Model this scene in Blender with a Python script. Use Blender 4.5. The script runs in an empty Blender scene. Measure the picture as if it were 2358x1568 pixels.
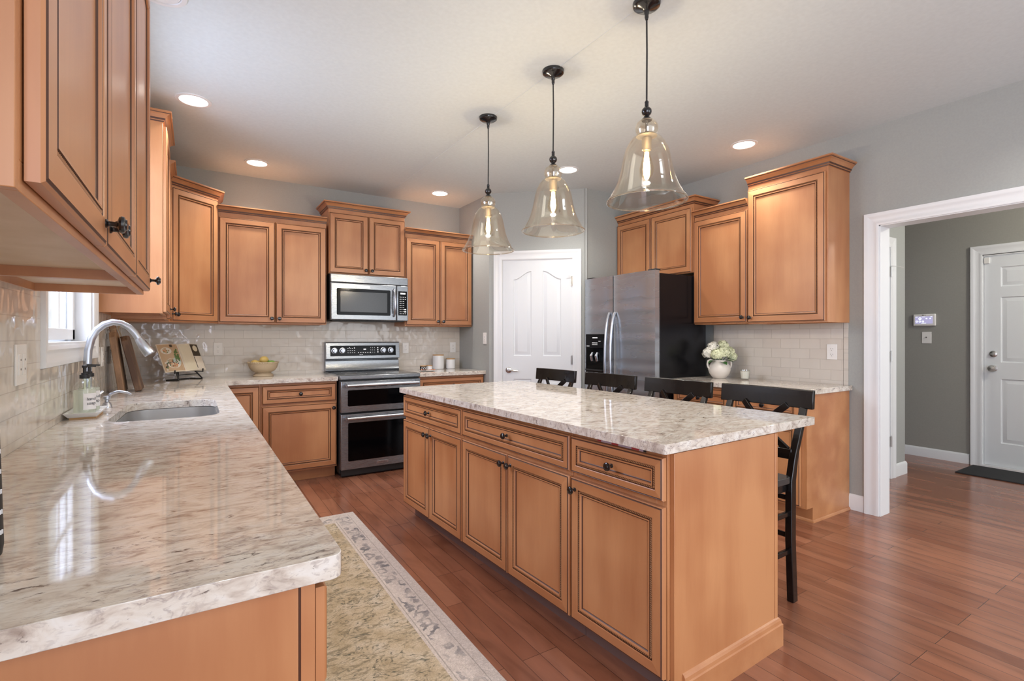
import bpy, math, random
from mathutils import Vector, Matrix
from mathutils.geometry import tessellate_polygon
random.seed(7)
PI = math.pi
sc = bpy.context.scene
COL = sc.collection

# ------------------------------------------------------------------ camera
F_PX, YAW, V0, CAM_H = 1156.5, 0.5639, 776.7, 1.267
cam_d = bpy.data.cameras.new('camera')
cam_d.sensor_width = 36.0
cam_d.lens = F_PX / 2358.0 * 36.0
cam_d.shift_y = -(784.0 - V0) / 2358.0
cam_d.clip_start = 0.02
cam = bpy.data.objects.new('camera', cam_d)
cam.location = (0, 0, CAM_H)
cam.rotation_euler = (PI / 2, 0, -YAW)
COL.objects.link(cam)
sc.camera = cam

# ------------------------------------------------------------------ world, exposure
W = bpy.data.worlds.new('daylight')
sc.world = W
W.use_nodes = True
bg = W.node_tree.nodes['Background']
bg.inputs[0].default_value = (0.92, 0.955, 1.0, 1)
bg.inputs[1].default_value = 1.05
sc.view_settings.view_transform = 'Standard'
sc.view_settings.look = 'None'
sc.view_settings.gamma = 1
sc.view_settings.exposure = 0.30
sc.view_settings.use_curve_mapping = False


def area(name, loc, rot, sx, sy, power, col):
    d = bpy.data.lights.new(name, 'AREA')
    d.shape = 'RECTANGLE'; d.size = sx; d.size_y = sy; d.energy = power; d.color = col
    o = bpy.data.objects.new(name, d); o.location = loc; o.rotation_euler = rot
    COL.objects.link(o)
    return o


# daylight from the sink window and the room behind the camera, plus two added fills
area('window_daylight', (-0.80, 3.05, 2.05), (0, math.radians(52), PI), 1.1, 1.0, 48, (0.68, 0.75, 1.0))
area('room_daylight', (1.6, -2.6, 1.7), (PI / 2, 0, 0), 4.5, 2.2, 20, (0.92, 0.95, 1.0))
area('right_fill', (4.0, -1.9, 1.6), (PI / 2, 0, math.radians(28)), 2.6, 2.2, 36, (0.92, 0.95, 1.0))  # unseen fill added to brighten the right side and far cabinets
area('left_fill', (-0.7, -1.7, 1.4), (0, PI / 2, PI + math.radians(22)), 2.2, 2.0, 84, (0.80, 0.82, 1.0))  # unseen cool fill added to lighten the island and right wall fronts

# ------------------------------------------------------------------ materials
def newmat(name):
    m = bpy.data.materials.new(name); m.use_nodes = True
    nt = m.node_tree
    return m, nt, nt.nodes['Principled BSDF']


def nd(nt, t, **k):
    n = nt.nodes.new(t)
    for a, b in k.items():
        setattr(n, a, b)
    return n


def plain(name, col, rough=.5, metal=0, spec=.5, coat=0, emit=None, es=0, bump=0, bs=60, trans=0):
    m, nt, p = newmat(name)
    p.inputs['Base Color'].default_value = (*col, 1)
    p.inputs['Roughness'].default_value = rough
    p.inputs['Metallic'].default_value = metal
    p.inputs['Specular IOR Level'].default_value = spec
    p.inputs['Coat Weight'].default_value = coat
    p.inputs['Transmission Weight'].default_value = trans
    if emit:
        p.inputs['Emission Color'].default_value = (*emit, 1)
        p.inputs['Emission Strength'].default_value = es
    # every surface gets a faint procedural unevenness
    tc = nd(nt, 'ShaderNodeTexCoord'); no = nd(nt, 'ShaderNodeTexNoise')
    no.inputs['Scale'].default_value = bs
    nt.links.new(tc.outputs['Object'], no.inputs['Vector'])
    b = nd(nt, 'ShaderNodeBump'); b.inputs['Strength'].default_value = max(bump, .01); b.inputs['Distance'].default_value = .002
    nt.links.new(no.outputs['Fac'], b.inputs['Height'])
    nt.links.new(b.outputs[0], p.inputs['Normal'])
    return m


def ramp(nt, pts, interp='LINEAR'):
    r = nd(nt, 'ShaderNodeValToRGB')
    r.color_ramp.interpolation = interp
    e = r.color_ramp.elements
    while len(e) < len(pts):
        e.new(.5)
    for i, (p, c) in enumerate(pts):
        e[i].position = p
        e[i].color = (*c, 1) if len(c) == 3 else c
    return r


def wood(name, lo, hi, stretch=(1, 1, .12), rough=.42, coat=.5, dark=None):
    m, nt, p = newmat(name)
    tc = nd(nt, 'ShaderNodeTexCoord'); oi = nd(nt, 'ShaderNodeObjectInfo')
    mp = nd(nt, 'ShaderNodeMapping'); mp.inputs['Scale'].default_value = stretch
    add = nd(nt, 'ShaderNodeVectorMath', operation='ADD')
    mul = nd(nt, 'ShaderNodeMath', operation='MULTIPLY'); mul.inputs[1].default_value = 37.
    nt.links.new(oi.outputs['Random'], mul.inputs[0])
    nt.links.new(tc.outputs['Object'], add.inputs[0]); nt.links.new(mul.outputs[0], add.inputs[1])
    nt.links.new(add.outputs[0], mp.inputs[0])
    a = nd(nt, 'ShaderNodeTexNoise'); a.inputs['Scale'].default_value = 9; a.inputs['Detail'].default_value = 3
    b = nd(nt, 'ShaderNodeTexNoise'); b.inputs['Scale'].default_value = 120; b.inputs['Detail'].default_value = 2
    c = nd(nt, 'ShaderNodeTexNoise'); c.inputs['Scale'].default_value = 2.2
    nt.links.new(mp.outputs[0], a.inputs['Vector']); nt.links.new(mp.outputs[0], b.inputs['Vector'])
    nt.links.new(add.outputs[0], c.inputs['Vector'])
    s = nd(nt, 'ShaderNodeMath', operation='MULTIPLY_ADD'); s.inputs[1].default_value = .14
    nt.links.new(b.outputs['Fac'], s.inputs[0])
    s2 = nd(nt, 'ShaderNodeMath', operation='MULTIPLY'); s2.inputs[1].default_value = .86
    nt.links.new(a.outputs['Fac'], s2.inputs[0]); nt.links.new(s2.outputs[0], s.inputs[2])
    s3 = nd(nt, 'ShaderNodeMath', operation='MULTIPLY_ADD'); s3.inputs[1].default_value = .7
    nt.links.new(c.outputs['Fac'], s3.inputs[0])
    s4 = nd(nt, 'ShaderNodeMath', operation='MULTIPLY'); s4.inputs[1].default_value = .5
    nt.links.new(s.outputs[0], s4.inputs[0]); nt.links.new(s4.outputs[0], s3.inputs[2])
    r = ramp(nt, [(.48, lo), (.72, hi)])
    nt.links.new(s3.outputs[0], r.inputs[0])
    nt.links.new(r.outputs[0], p.inputs['Base Color'])
    p.inputs['Roughness'].default_value = rough
    p.inputs['Coat Weight'].default_value = coat
    p.inputs['Coat Roughness'].default_value = .38
    return m


M = {}
M['maple'] = wood('honey maple', (.40, .155, .055), (.53, .245, .10))
M['maple_rail'] = wood('honey maple cross grain', (.39, .150, .052), (.50, .225, .092), stretch=(.12, 1, 1))
M['glaze'] = plain('brown glaze', (.075, .026, .012), .4)
M['bead'] = plain('glazed rope bead', (.40, .19, .085), .35, coat=.2)
M['ply'] = wood('pale plywood', (.60, .45, .30), (.70, .56, .42), rough=.5, coat=0)
M['toe'] = plain('dark toe board', (.16, .10, .085), .5)  # dark brown boards under the island cabinets
M['espresso'] = plain('espresso lacquer', (.007, .005, .0045), .20, spec=.4, coat=.25)
M['seatblk'] = plain('worn black seat', (.035, .034, .033), .38, coat=.2)
M['knob'] = plain('oil rubbed black', (.006, .006, .007), .18, coat=.5)
M['blk'] = plain('gloss black', (.004, .004, .005), .22, spec=.22)
M['blkglass'] = plain('black oven glass', (.0015, .0015, .002), .10, spec=.12)
M['matblk'] = plain('matte black', (.012, .012, .012), .5)
M['white_trim'] = plain('white trim paint', (.72, .73, .73), .35)
M['white_door'] = plain('white door paint', (.68, .70, .71), .42)
M['plate'] = plain('white plastic', (.78, .76, .72), .3)
M['slot'] = plain('outlet slot grey', (.12, .11, .10), .5)
M['nickel'] = plain('satin nickel', (.55, .54, .52), .28, 1)
M['ceramic'] = plain('white ceramic', (.76, .75, .73), .25)
M['stone'] = plain('matte cream stoneware', (.72, .66, .58), .55)
M['bowlclay'] = plain('beige carved clay', (.50, .40, .27), .7, bump=.6, bs=160)
M['bamboo'] = plain('bamboo lid', (.50, .29, .12), .45)
M['lemon'] = plain('lemon skin', (.72, .52, .16), .45, bump=.3, bs=300)
M['lime'] = plain('lime skin', (.22, .42, .08), .4, bump=.3, bs=300)
M['leaf'] = plain('green leaf', (.035, .13, .025), .4)
M['petal'] = plain('cream green petal', (.74, .76, .50), .6)
M['petal2'] = plain('ivory petal', (.80, .77, .66), .6)
M['paper'] = plain('cream paper', (.74, .66, .54), .6)
M['labelpaper'] = plain('white paper label', (.80, .78, .78), .5)
M['ink'] = plain('dark ink', (.05, .05, .06), .5)
M['twine'] = plain('jute twine', (.36, .27, .17), .9)
M['oldwood'] = wood('aged board wood', (.085, .042, .022), (.40, .235, .13), stretch=(2.2, 2.2, .5), rough=.6, coat=0)
M['soap'] = plain('pale green soap', (.66, .70, .52), .2)
M['copper'] = plain('copper', (.75, .33, .18), .25, 1)
M['matrubber'] = plain('dark door mat', (.02, .02, .021), .9, bump=.8, bs=400)
M['brass'] = plain('dull socket metal', (.30, .25, .19), .35, .8)
M['candlewax'] = plain('white candle wax', (.82, .76, .66), .4)
M['canlens'] = plain('lit can lens', (1, 1, 1), .5, emit=(1, .96, .88), es=9)
M['filament'] = plain('lit filament', (1, .8, .5), .5, emit=(1, .80, .50), es=60)
M['screen'] = plain('lit lavender screen', (.3, .28, .45), .3, emit=(.42, .40, .60), es=.6)
M['screenicon'] = plain('lit screen icon', (.8, .85, .9), .3, emit=(.85, .92, 1), es=.9)
M['digits'] = plain('lit white digits', (.8, .8, .8), .4, emit=(.9, .9, .9), es=.45)
M['greyprint'] = plain('grey printed marks', (.42, .42, .42), .4)
M['red'] = plain('red plastic', (.42, .05, .06), .35)
M['lilac'] = plain('lilac plastic', (.46, .38, .46), .3)


def paint(name, col, rough=.7, bump=.08, bs=90):
    m, nt, p = newmat(name)
    tc = nd(nt, 'ShaderNodeTexCoord'); no = nd(nt, 'ShaderNodeTexNoise'); no.inputs['Scale'].default_value = bs
    no.inputs['Detail'].default_value = 4
    nt.links.new(tc.outputs['Object'], no.inputs['Vector'])
    r = ramp(nt, [(.3, tuple(c * .97 for c in col)), (.7, tuple(c * 1.03 for c in col))])
    nt.links.new(no.outputs['Fac'], r.inputs[0]); nt.links.new(r.outputs[0], p.inputs['Base Color'])
    b = nd(nt, 'ShaderNodeBump'); b.inputs['Strength'].default_value = bump; b.inputs['Distance'].default_value = .003
    nt.links.new(no.outputs['Fac'], b.inputs['Height']); nt.links.new(b.outputs[0], p.inputs['Normal'])
    p.inputs['Roughness'].default_value = rough
    return m


M['wall'] = paint('greige wall paint', (.345, .353, .332))
M['ceiling'] = paint('ceiling paint', (.625, .68, .69), .85, .12, 45)
M['wall_dim'] = paint('shade-darkened wall paint', (.29, .284, .252))  # same paint as the kitchen walls, darkened to stand in for dim light


def granite(name, rot):
    m, nt, p = newmat(name)
    tc = nd(nt, 'ShaderNodeTexCoord')
    mp = nd(nt, 'ShaderNodeMapping'); mp.inputs['Rotation'].default_value = (0, 0, rot); mp.inputs['Scale'].default_value = (1, 3.4, 2)
    nt.links.new(tc.outputs['Object'], mp.inputs[0])
    mpb = nd(nt, 'ShaderNodeMapping'); mpb.inputs['Rotation'].default_value = (0, 0, rot); mpb.inputs['Scale'].default_value = (1, 1.9, 1.5)
    nt.links.new(tc.outputs['Object'], mpb.inputs[0])

    def noise(scale, det, dist, src=mp, rough=.55):
        n = nd(nt, 'ShaderNodeTexNoise'); n.inputs['Scale'].default_value = scale; n.inputs['Detail'].default_value = det
        n.inputs['Distortion'].default_value = dist; n.inputs['Roughness'].default_value = rough
        nt.links.new(src.outputs[0], n.inputs['Vector']); return n
    n1 = noise(17, 6, 1.1, mpb)
    n2 = noise(38, 5, 1.6, rough=.65)
    n3 = noise(2.6, 3, .5, mpb)
    n4 = noise(6.5, 7, 2.4, rough=.72)
    n5 = noise(70, 3, .4, mpb)
    base = ramp(nt, [(.30, (.34, .275, .225)), (.43, (.56, .49, .415)), (.54, (.67, .615, .535)), (.70, (.72, .69, .635))])
    nt.links.new(n1.outputs['Fac'], base.inputs[0])
    # streaky taupe flecks
    fl = ramp(nt, [(.53, (0, 0, 0)), (.62, (1, 1, 1))])
    nt.links.new(n2.outputs['Fac'], fl.inputs[0])
    dens = ramp(nt, [(.40, (.12, .12, .12)), (.62, (1, 1, 1))])
    nt.links.new(n3.outputs['Fac'], dens.inputs[0])
    mu = nd(nt, 'ShaderNodeMath', operation='MULTIPLY'); nt.links.new(fl.outputs[0], mu.inputs[0]); nt.links.new(dens.outputs[0], mu.inputs[1])
    mu2 = nd(nt, 'ShaderNodeMath', operation='MULTIPLY'); mu2.inputs[1].default_value = .85; nt.links.new(mu.outputs[0], mu2.inputs[0])
    mx = nd(nt, 'ShaderNodeMixRGB'); nt.links.new(mu2.outputs[0], mx.inputs[0]); nt.links.new(base.outputs[0], mx.inputs[1])
    mx.inputs[2].default_value = (.30, .245, .23, 1)
    # dark mineral veins
    dk = ramp(nt, [(.595, (0, 0, 0)), (.64, (1, 1, 1))])
    nt.links.new(n4.outputs['Fac'], dk.inputs[0])
    mu3 = nd(nt, 'ShaderNodeMath', operation='MULTIPLY'); nt.links.new(dk.outputs[0], mu3.inputs[0])
    sp = ramp(nt, [(.40, (.2, .2, .2)), (.56, (1, 1, 1))]); nt.links.new(n5.outputs['Fac'], sp.inputs[0])
    nt.links.new(sp.outputs[0], mu3.inputs[1])
    mx2 = nd(nt, 'ShaderNodeMixRGB'); nt.links.new(mu3.outputs[0], mx2.inputs[0]); nt.links.new(mx.outputs[0], mx2.inputs[1])
    mx2.inputs[2].default_value = (.10, .075, .065, 1)
    nt.links.new(mx2.outputs[0], p.inputs['Base Color'])
    p.inputs['Roughness'].default_value = .05
    p.inputs['Specular IOR Level'].default_value = .6
    return m


M['granite'] = granite('cream granite', math.radians(8))
M['granite_i'] = granite('cream granite island', math.radians(-32))


def brick(name, axes, bw, rh, c1, c2, cm, ms, rough, offset=.5, bump=.0, grain=None, freq=2, wob=0):
    m, nt, p = newmat(name)
    tc = nd(nt, 'ShaderNodeTexCoord'); sx = nd(nt, 'ShaderNodeSeparateXYZ'); cx = nd(nt, 'ShaderNodeCombineXYZ')
    nt.links.new(tc.outputs['Object'], sx.inputs[0])
    nt.links.new(sx.outputs[axes[0]], cx.inputs[0]); nt.links.new(sx.outputs[axes[1]], cx.inputs[1])
    b = nd(nt, 'ShaderNodeTexBrick', offset=offset, offset_frequency=freq)
    b.inputs['Scale'].default_value = 1
    b.inputs['Brick Width'].default_value = bw; b.inputs['Row Height'].default_value = rh
    b.inputs['Mortar Size'].default_value = ms; b.inputs['Mortar Smooth'].default_value = .1
    b.inputs['Color1'].default_value = (*c1, 1); b.inputs['Color2'].default_value = (*c2, 1); b.inputs['Mortar'].default_value = (*cm, 1)
    nt.links.new(cx.outputs[0], b.inputs['Vector'])
    col = b.outputs['Color']
    if grain:
        mp = nd(nt, 'ShaderNodeMapping'); mp.inputs['Scale'].default_value = grain
        nt.links.new(cx.outputs[0], mp.inputs[0])
        n = nd(nt, 'ShaderNodeTexNoise'); n.inputs['Scale'].default_value = 1; n.inputs['Detail'].default_value = 4; n.inputs['Distortion'].default_value = .6
        nt.links.new(mp.outputs[0], n.inputs['Vector'])
        r = ramp(nt, [(.32, (.78, .75, .73)), (.5, (1, 1, 1)), (.72, (1.16, 1.15, 1.13))])
        nt.links.new(n.outputs['Fac'], r.inputs[0])
        mx = nd(nt, 'ShaderNodeMixRGB', blend_type='MULTIPLY'); mx.inputs[0].default_value = 1
        nt.links.new(col, mx.inputs[1]); nt.links.new(r.outputs[0], mx.inputs[2]); col = mx.outputs[0]
    nt.links.new(col, p.inputs['Base Color'])
    p.inputs['Roughness'].default_value = rough
    h = nd(nt, 'ShaderNodeMath', operation='MULTIPLY'); h.inputs[1].default_value = -1
    nt.links.new(b.outputs['Fac'], h.inputs[0])
    src = h.outputs[0]
    if wob:
        n2 = nd(nt, 'ShaderNodeTexNoise'); n2.inputs['Scale'].default_value = 11; n2.inputs['Detail'].default_value = 1
        nt.links.new(tc.outputs['Object'], n2.inputs['Vector'])
        m2 = nd(nt, 'ShaderNodeMath', operation='MULTIPLY_ADD'); m2.inputs[1].default_value = wob
        nt.links.new(n2.outputs['Fac'], m2.inputs[0]); nt.links.new(src, m2.inputs[2]); src = m2.outputs[0]
    bp = nd(nt, 'ShaderNodeBump'); bp.inputs['Strength'].default_value = bump; bp.inputs['Distance'].default_value = .0015
    nt.links.new(src, bp.inputs['Height']); nt.links.new(bp.outputs[0], p.inputs['Normal'])
    return m


TILE = ((.60, .545, .475), (.63, .58, .51), (.50, .45, .385))
M['tile_x'] = brick('subway tile side walls', (1, 2), .1545, .0785, *TILE, .0013, .07, bump=.7, wob=6)
M['tile_y'] = brick('subway tile back wall', (0, 2), .1545, .0785, *TILE, .0013, .07, bump=.7, wob=6)
M['floor'] = brick('russet maple planks', (1, 0), .82, .0835, (.21, .076, .040), (.31, .130, .074), (.06, .024, .014), .0011,
                   .20, offset=.37, bump=.25, grain=(3, 13, 1), freq=3)
M['floor'].node_tree.nodes['Principled BSDF'].inputs['Specular IOR Level'].default_value = .6


def steel(name, base=(.50, .50, .50), stretch=(90, 90, 1.5), rough=.27, wave=0):
    m, nt, p = newmat(name)
    tc = nd(nt, 'ShaderNodeTexCoord'); mp = nd(nt, 'ShaderNodeMapping'); mp.inputs['Scale'].default_value = stretch
    nt.links.new(tc.outputs['Object'], mp.inputs[0])
    n = nd(nt, 'ShaderNodeTexNoise'); n.inputs['Scale'].default_value = 6; n.inputs['Detail'].default_value = 2
    nt.links.new(mp.outputs[0], n.inputs['Vector'])
    r = ramp(nt, [(.3, (rough * .93,) * 3), (.7, (rough * 1.1,) * 3)])
    nt.links.new(n.outputs['Fac'], r.inputs[0]); nt.links.new(r.outputs[0], p.inputs['Roughness'])
    p.inputs['Base Color'].default_value = (*base, 1); p.inputs['Metallic'].default_value = .8
    if wave:
        mp2 = nd(nt, 'ShaderNodeMapping'); mp2.inputs['Scale'].default_value = (.05, .07, 5.0)
        nt.links.new(tc.outputs['Object'], mp2.inputs[0])
        n2 = nd(nt, 'ShaderNodeTexNoise'); n2.inputs['Scale'].default_value = 2.2; n2.inputs['Detail'].default_value = 0
        nt.links.new(mp2.outputs[0], n2.inputs['Vector'])
        b = nd(nt, 'ShaderNodeBump'); b.inputs['Strength'].default_value = wave; b.inputs['Distance'].default_value = .02
        nt.links.new(n2.outputs['Fac'], b.inputs['Height']); nt.links.new(b.outputs[0], p.inputs['Normal'])
    return m


M['steel'] = steel('brushed steel', (.27, .287, .305), (1.5, 90, 90))
M['steelf'] = steel('fridge door steel', (.37, .40, .435), (.3, .3, 2), .27, wave=.7)
M['chrome'] = plain('satin faucet steel', (.52, .55, .60), .3, 1)
M['sinksteel'] = steel('sink steel', (.50, .49, .47), (90, 2, 2), .3)


def thin_glass(name, tint, gloss=.06, gcol=(1, 1, 1)):
    m = bpy.data.materials.new(name); m.use_nodes = True
    nt = m.node_tree; nt.nodes.clear()
    out = nd(nt, 'ShaderNodeOutputMaterial'); mix = nd(nt, 'ShaderNodeMixShader')
    tr = nd(nt, 'ShaderNodeBsdfTransparent'); tr.inputs[0].default_value = (*tint, 1)
    gl = nd(nt, 'ShaderNodeBsdfGlossy'); gl.inputs['Roughness'].default_value = .02; gl.inputs[0].default_value = (*gcol, 1)
    lw = nd(nt, 'ShaderNodeLayerWeight'); lw.inputs[0].default_value = .25
    tc = nd(nt, 'ShaderNodeTexCoord'); no = nd(nt, 'ShaderNodeTexNoise'); no.inputs['Scale'].default_value = 14
    b = nd(nt, 'ShaderNodeBump'); b.inputs['Strength'].default_value = .06; b.inputs['Distance'].default_value = .004
    nt.links.new(tc.outputs['Object'], no.inputs['Vector']); nt.links.new(no.outputs['Fac'], b.inputs['Height'])
    nt.links.new(b.outputs[0], gl.inputs['Normal'])
    ma = nd(nt, 'ShaderNodeMath', operation='MULTIPLY_ADD'); ma.inputs[1].default_value = .75; ma.inputs[2].default_value = gloss
    nt.links.new(lw.outputs['Facing'], ma.inputs[0])
    pw = nd(nt, 'ShaderNodeMath', operation='POWER'); pw.inputs[1].default_value = 3
    nt.links.new(lw.outputs['Facing'], pw.inputs[0]); nt.links.new(pw.outputs[0], ma.inputs[0])
    nt.links.new(ma.outputs[0], mix.inputs[0]); nt.links.new(tr.outputs[0], mix.inputs[1]); nt.links.new(gl.outputs[0], mix.inputs[2])
    nt.links.new(mix.outputs[0], out.inputs[0])
    return m


M['glass_amber'] = thin_glass('smoky amber glass', (.972, .950, .905), .09)
M['glass_rim'] = thin_glass('thick glass rim', (.90, .86, .78), .30)
M['glass_clear'] = thin_glass('clear glass', (.96, .975, .965))
M['glass_bulb'] = thin_glass('warm bulb glass', (1.0, .93, .80), .03)
M['glass_window'] = thin_glass('window glass', (.97, .98, .98), .04)


def liquid(name, col):
    m = bpy.data.materials.new(name); m.use_nodes = True
    nt = m.node_tree; nt.nodes.clear()
    out = nd(nt, 'ShaderNodeOutputMaterial'); mix = nd(nt, 'ShaderNodeMixShader'); mix.inputs[0].default_value = .45
    tr = nd(nt, 'ShaderNodeBsdfTransparent'); tr.inputs[0].default_value = (*col, 1)
    df = nd(nt, 'ShaderNodeBsdfTranslucent'); df.inputs[0].default_value = (*col, 1)
    nt.links.new(tr.outputs[0], mix.inputs[1]); nt.links.new(df.outputs[0], mix.inputs[2]); nt.links.new(mix.outputs[0], out.inputs[0])
    return m


M['liquid'] = liquid('pale green liquid soap', (.93, .94, .87))


def rug_mat():
    m, nt, p = newmat('faded woven rug')
    tc = nd(nt, 'ShaderNodeTexCoord'); sx = nd(nt, 'ShaderNodeSeparateXYZ'); nt.links.new(tc.outputs['Object'], sx.inputs[0])

    def noise(scale, st, det=4, dist=0, rough=.6):
        mp = nd(nt, 'ShaderNodeMapping'); mp.inputs['Scale'].default_value = st; nt.links.new(tc.outputs['Object'], mp.inputs[0])
        n = nd(nt, 'ShaderNodeTexNoise'); n.inputs['Scale'].default_value = scale; n.inputs['Detail'].default_value = det
        n.inputs['Distortion'].default_value = dist; n.inputs['Roughness'].default_value = rough
        nt.links.new(mp.outputs[0], n.inputs['Vector']); return n

    def math_(op, a, b=None, c=None):
        n = nd(nt, 'ShaderNodeMath', operation=op)
        for i, v in enumerate((a, b, c)):
            if v is None: continue
            if isinstance(v, (int, float)): n.inputs[i].default_value = v
            else: nt.links.new(v, n.inputs[i])
        return n.outputs[0]
    field = ramp(nt, [(.3, (.41, .325, .205)), (.5, (.54, .445, .31)), (.7, (.61, .535, .42))])
    nt.links.new(noise(9, (1, 1, 1)).outputs['Fac'], field.inputs[0])
    # scrolling motif lines: thin bands of a distorted noise
    n = noise(7, (1, 1.3, 1), 3, 1.6)
    band = math_('ABSOLUTE', math_('SUBTRACT', n.outputs['Fac'], .5))
    line = ramp(nt, [(.014, (1, 1, 1)), (.032, (0, 0, 0))]); nt.links.new(band, line.inputs[0])
    wear = ramp(nt, [(.40, (0, 0, 0)), (.62, (1, 1, 1))]); nt.links.new(noise(16, (1, 4, 1), 5).outputs['Fac'], wear.inputs[0])
    lm = math_('MULTIPLY', line.outputs[0], wear.outputs[0])
    lm = math_('MULTIPLY', lm, .95)
    mx = nd(nt, 'ShaderNodeMixRGB'); nt.links.new(lm, mx.inputs[0]); nt.links.new(field.outputs[0], mx.inputs[1]); mx.inputs[2].default_value = (.115, .115, .09, 1)
    blot = ramp(nt, [(.53, (0, 0, 0)), (.62, (1, 1, 1))]); nt.links.new(noise(22, (1, 2.6, 1), 5, .6).outputs['Fac'], blot.inputs[0])
    mxb = nd(nt, 'ShaderNodeMixRGB'); nt.links.new(math_('MULTIPLY', blot.outputs[0], .8), mxb.inputs[0]); nt.links.new(mx.outputs[0], mxb.inputs[1])
    mxb.inputs[2].default_value = (.27, .225, .15, 1)
    # border bands on both long edges and the ends (object origin is the rug's middle)
    ax = math_('ABSOLUTE', sx.outputs[0]); ay = math_('ABSOLUTE', sx.outputs[1])
    ex = math_('SUBTRACT', .3825, ax); ey = math_('SUBTRACT', 1.24, ay)
    e = math_('MINIMUM', ex, ey)
    bordc = ramp(nt, [(.3, (.52, .455, .40)), (.7, (.68, .61, .55))]); nt.links.new(noise(60, (1, 1, 1)).outputs['Fac'], bordc.inputs[0])
    isb = math_('LESS_THAN', e, .165)
    mx2 = nd(nt, 'ShaderNodeMixRGB'); nt.links.new(isb, mx2.inputs[0]); nt.links.new(mxb.outputs[0], mx2.inputs[1]); nt.links.new(bordc.outputs[0], mx2.inputs[2])
    # motif row inside the border: repeating dark palmettes
    vr = nd(nt, 'ShaderNodeTexVoronoi', feature='F1'); vr.inputs['Scale'].default_value = 16.; vr.inputs['Randomness'].default_value = .9
    wn = noise(26, (1, 1, 1), 3); wv = nd(nt, 'ShaderNodeVectorMath', operation='MULTIPLY_ADD'); wv.inputs[1].default_value = (.07, .05, 0)
    nt.links.new(wn.outputs['Color'], wv.inputs[0]); nt.links.new(tc.outputs['Object'], wv.inputs[2])
    nt.links.new(wv.outputs[0], vr.inputs['Vector'])
    mot = ramp(nt, [(.0, (1, 1, 1)), (.10, (0, 0, 0)), (.30, (0, 0, 0)), (.36, (1, 1, 1)), (.50, (1, 1, 1)), (.56, (0, 0, 0))])
    nt.links.new(vr.outputs['Distance'], mot.inputs[0])
    inm = math_('MULTIPLY', math_('GREATER_THAN', e, .058), math_('LESS_THAN', e, .138))
    wear2 = ramp(nt, [(.42, (0, 0, 0)), (.58, (1, 1, 1))]); nt.links.new(noise(6, (1, 1, 1), 5).outputs['Fac'], wear2.inputs[0])
    mm = math_('MULTIPLY', math_('MULTIPLY', mot.outputs[0], inm), math_('MULTIPLY_ADD', wear2.outputs[0], .6, .25))
    mx3 = nd(nt, 'ShaderNodeMixRGB'); nt.links.new(mm, mx3.inputs[0]); nt.links.new(mx2.outputs[0], mx3.inputs[1]); mx3.inputs[2].default_value = (.15, .15, .16, 1)
    ln = math_('ADD', math_('COMPARE', e, .150, .0025), math_('COMPARE', e, .048, .002))
    mx4 = nd(nt, 'ShaderNodeMixRGB'); nt.links.new(math_('MULTIPLY', ln, .5), mx4.inputs[0]); nt.links.new(mx3.outputs[0], mx4.inputs[1]); mx4.inputs[2].default_value = (.22, .20, .17, 1)
    weave = noise(220, (.6, 1.6, 1), 2)
    wr = ramp(nt, [(.3, (.72, .72, .72)), (.7, (1.2, 1.2, 1.2))]); nt.links.new(weave.outputs['Fac'], wr.inputs[0])
    mx5 = nd(nt, 'ShaderNodeMixRGB', blend_type='MULTIPLY'); mx5.inputs[0].default_value = 1
    nt.links.new(mx4.outputs[0], mx5.inputs[1]); nt.links.new(wr.outputs[0], mx5.inputs[2])
    nt.links.new(mx5.outputs[0], p.inputs['Base Color'])
    p.inputs['Roughness'].default_value = .95; p.inputs['Specular IOR Level'].default_value = .1
    b = nd(nt, 'ShaderNodeBump'); b.inputs['Strength'].default_value = .5; b.inputs['Distance'].default_value = .003
    nt.links.new(weave.outputs['Fac'], b.inputs['Height']); nt.links.new(b.outputs[0], p.inputs['Normal'])
    return m


M['rug'] = rug_mat()

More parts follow.
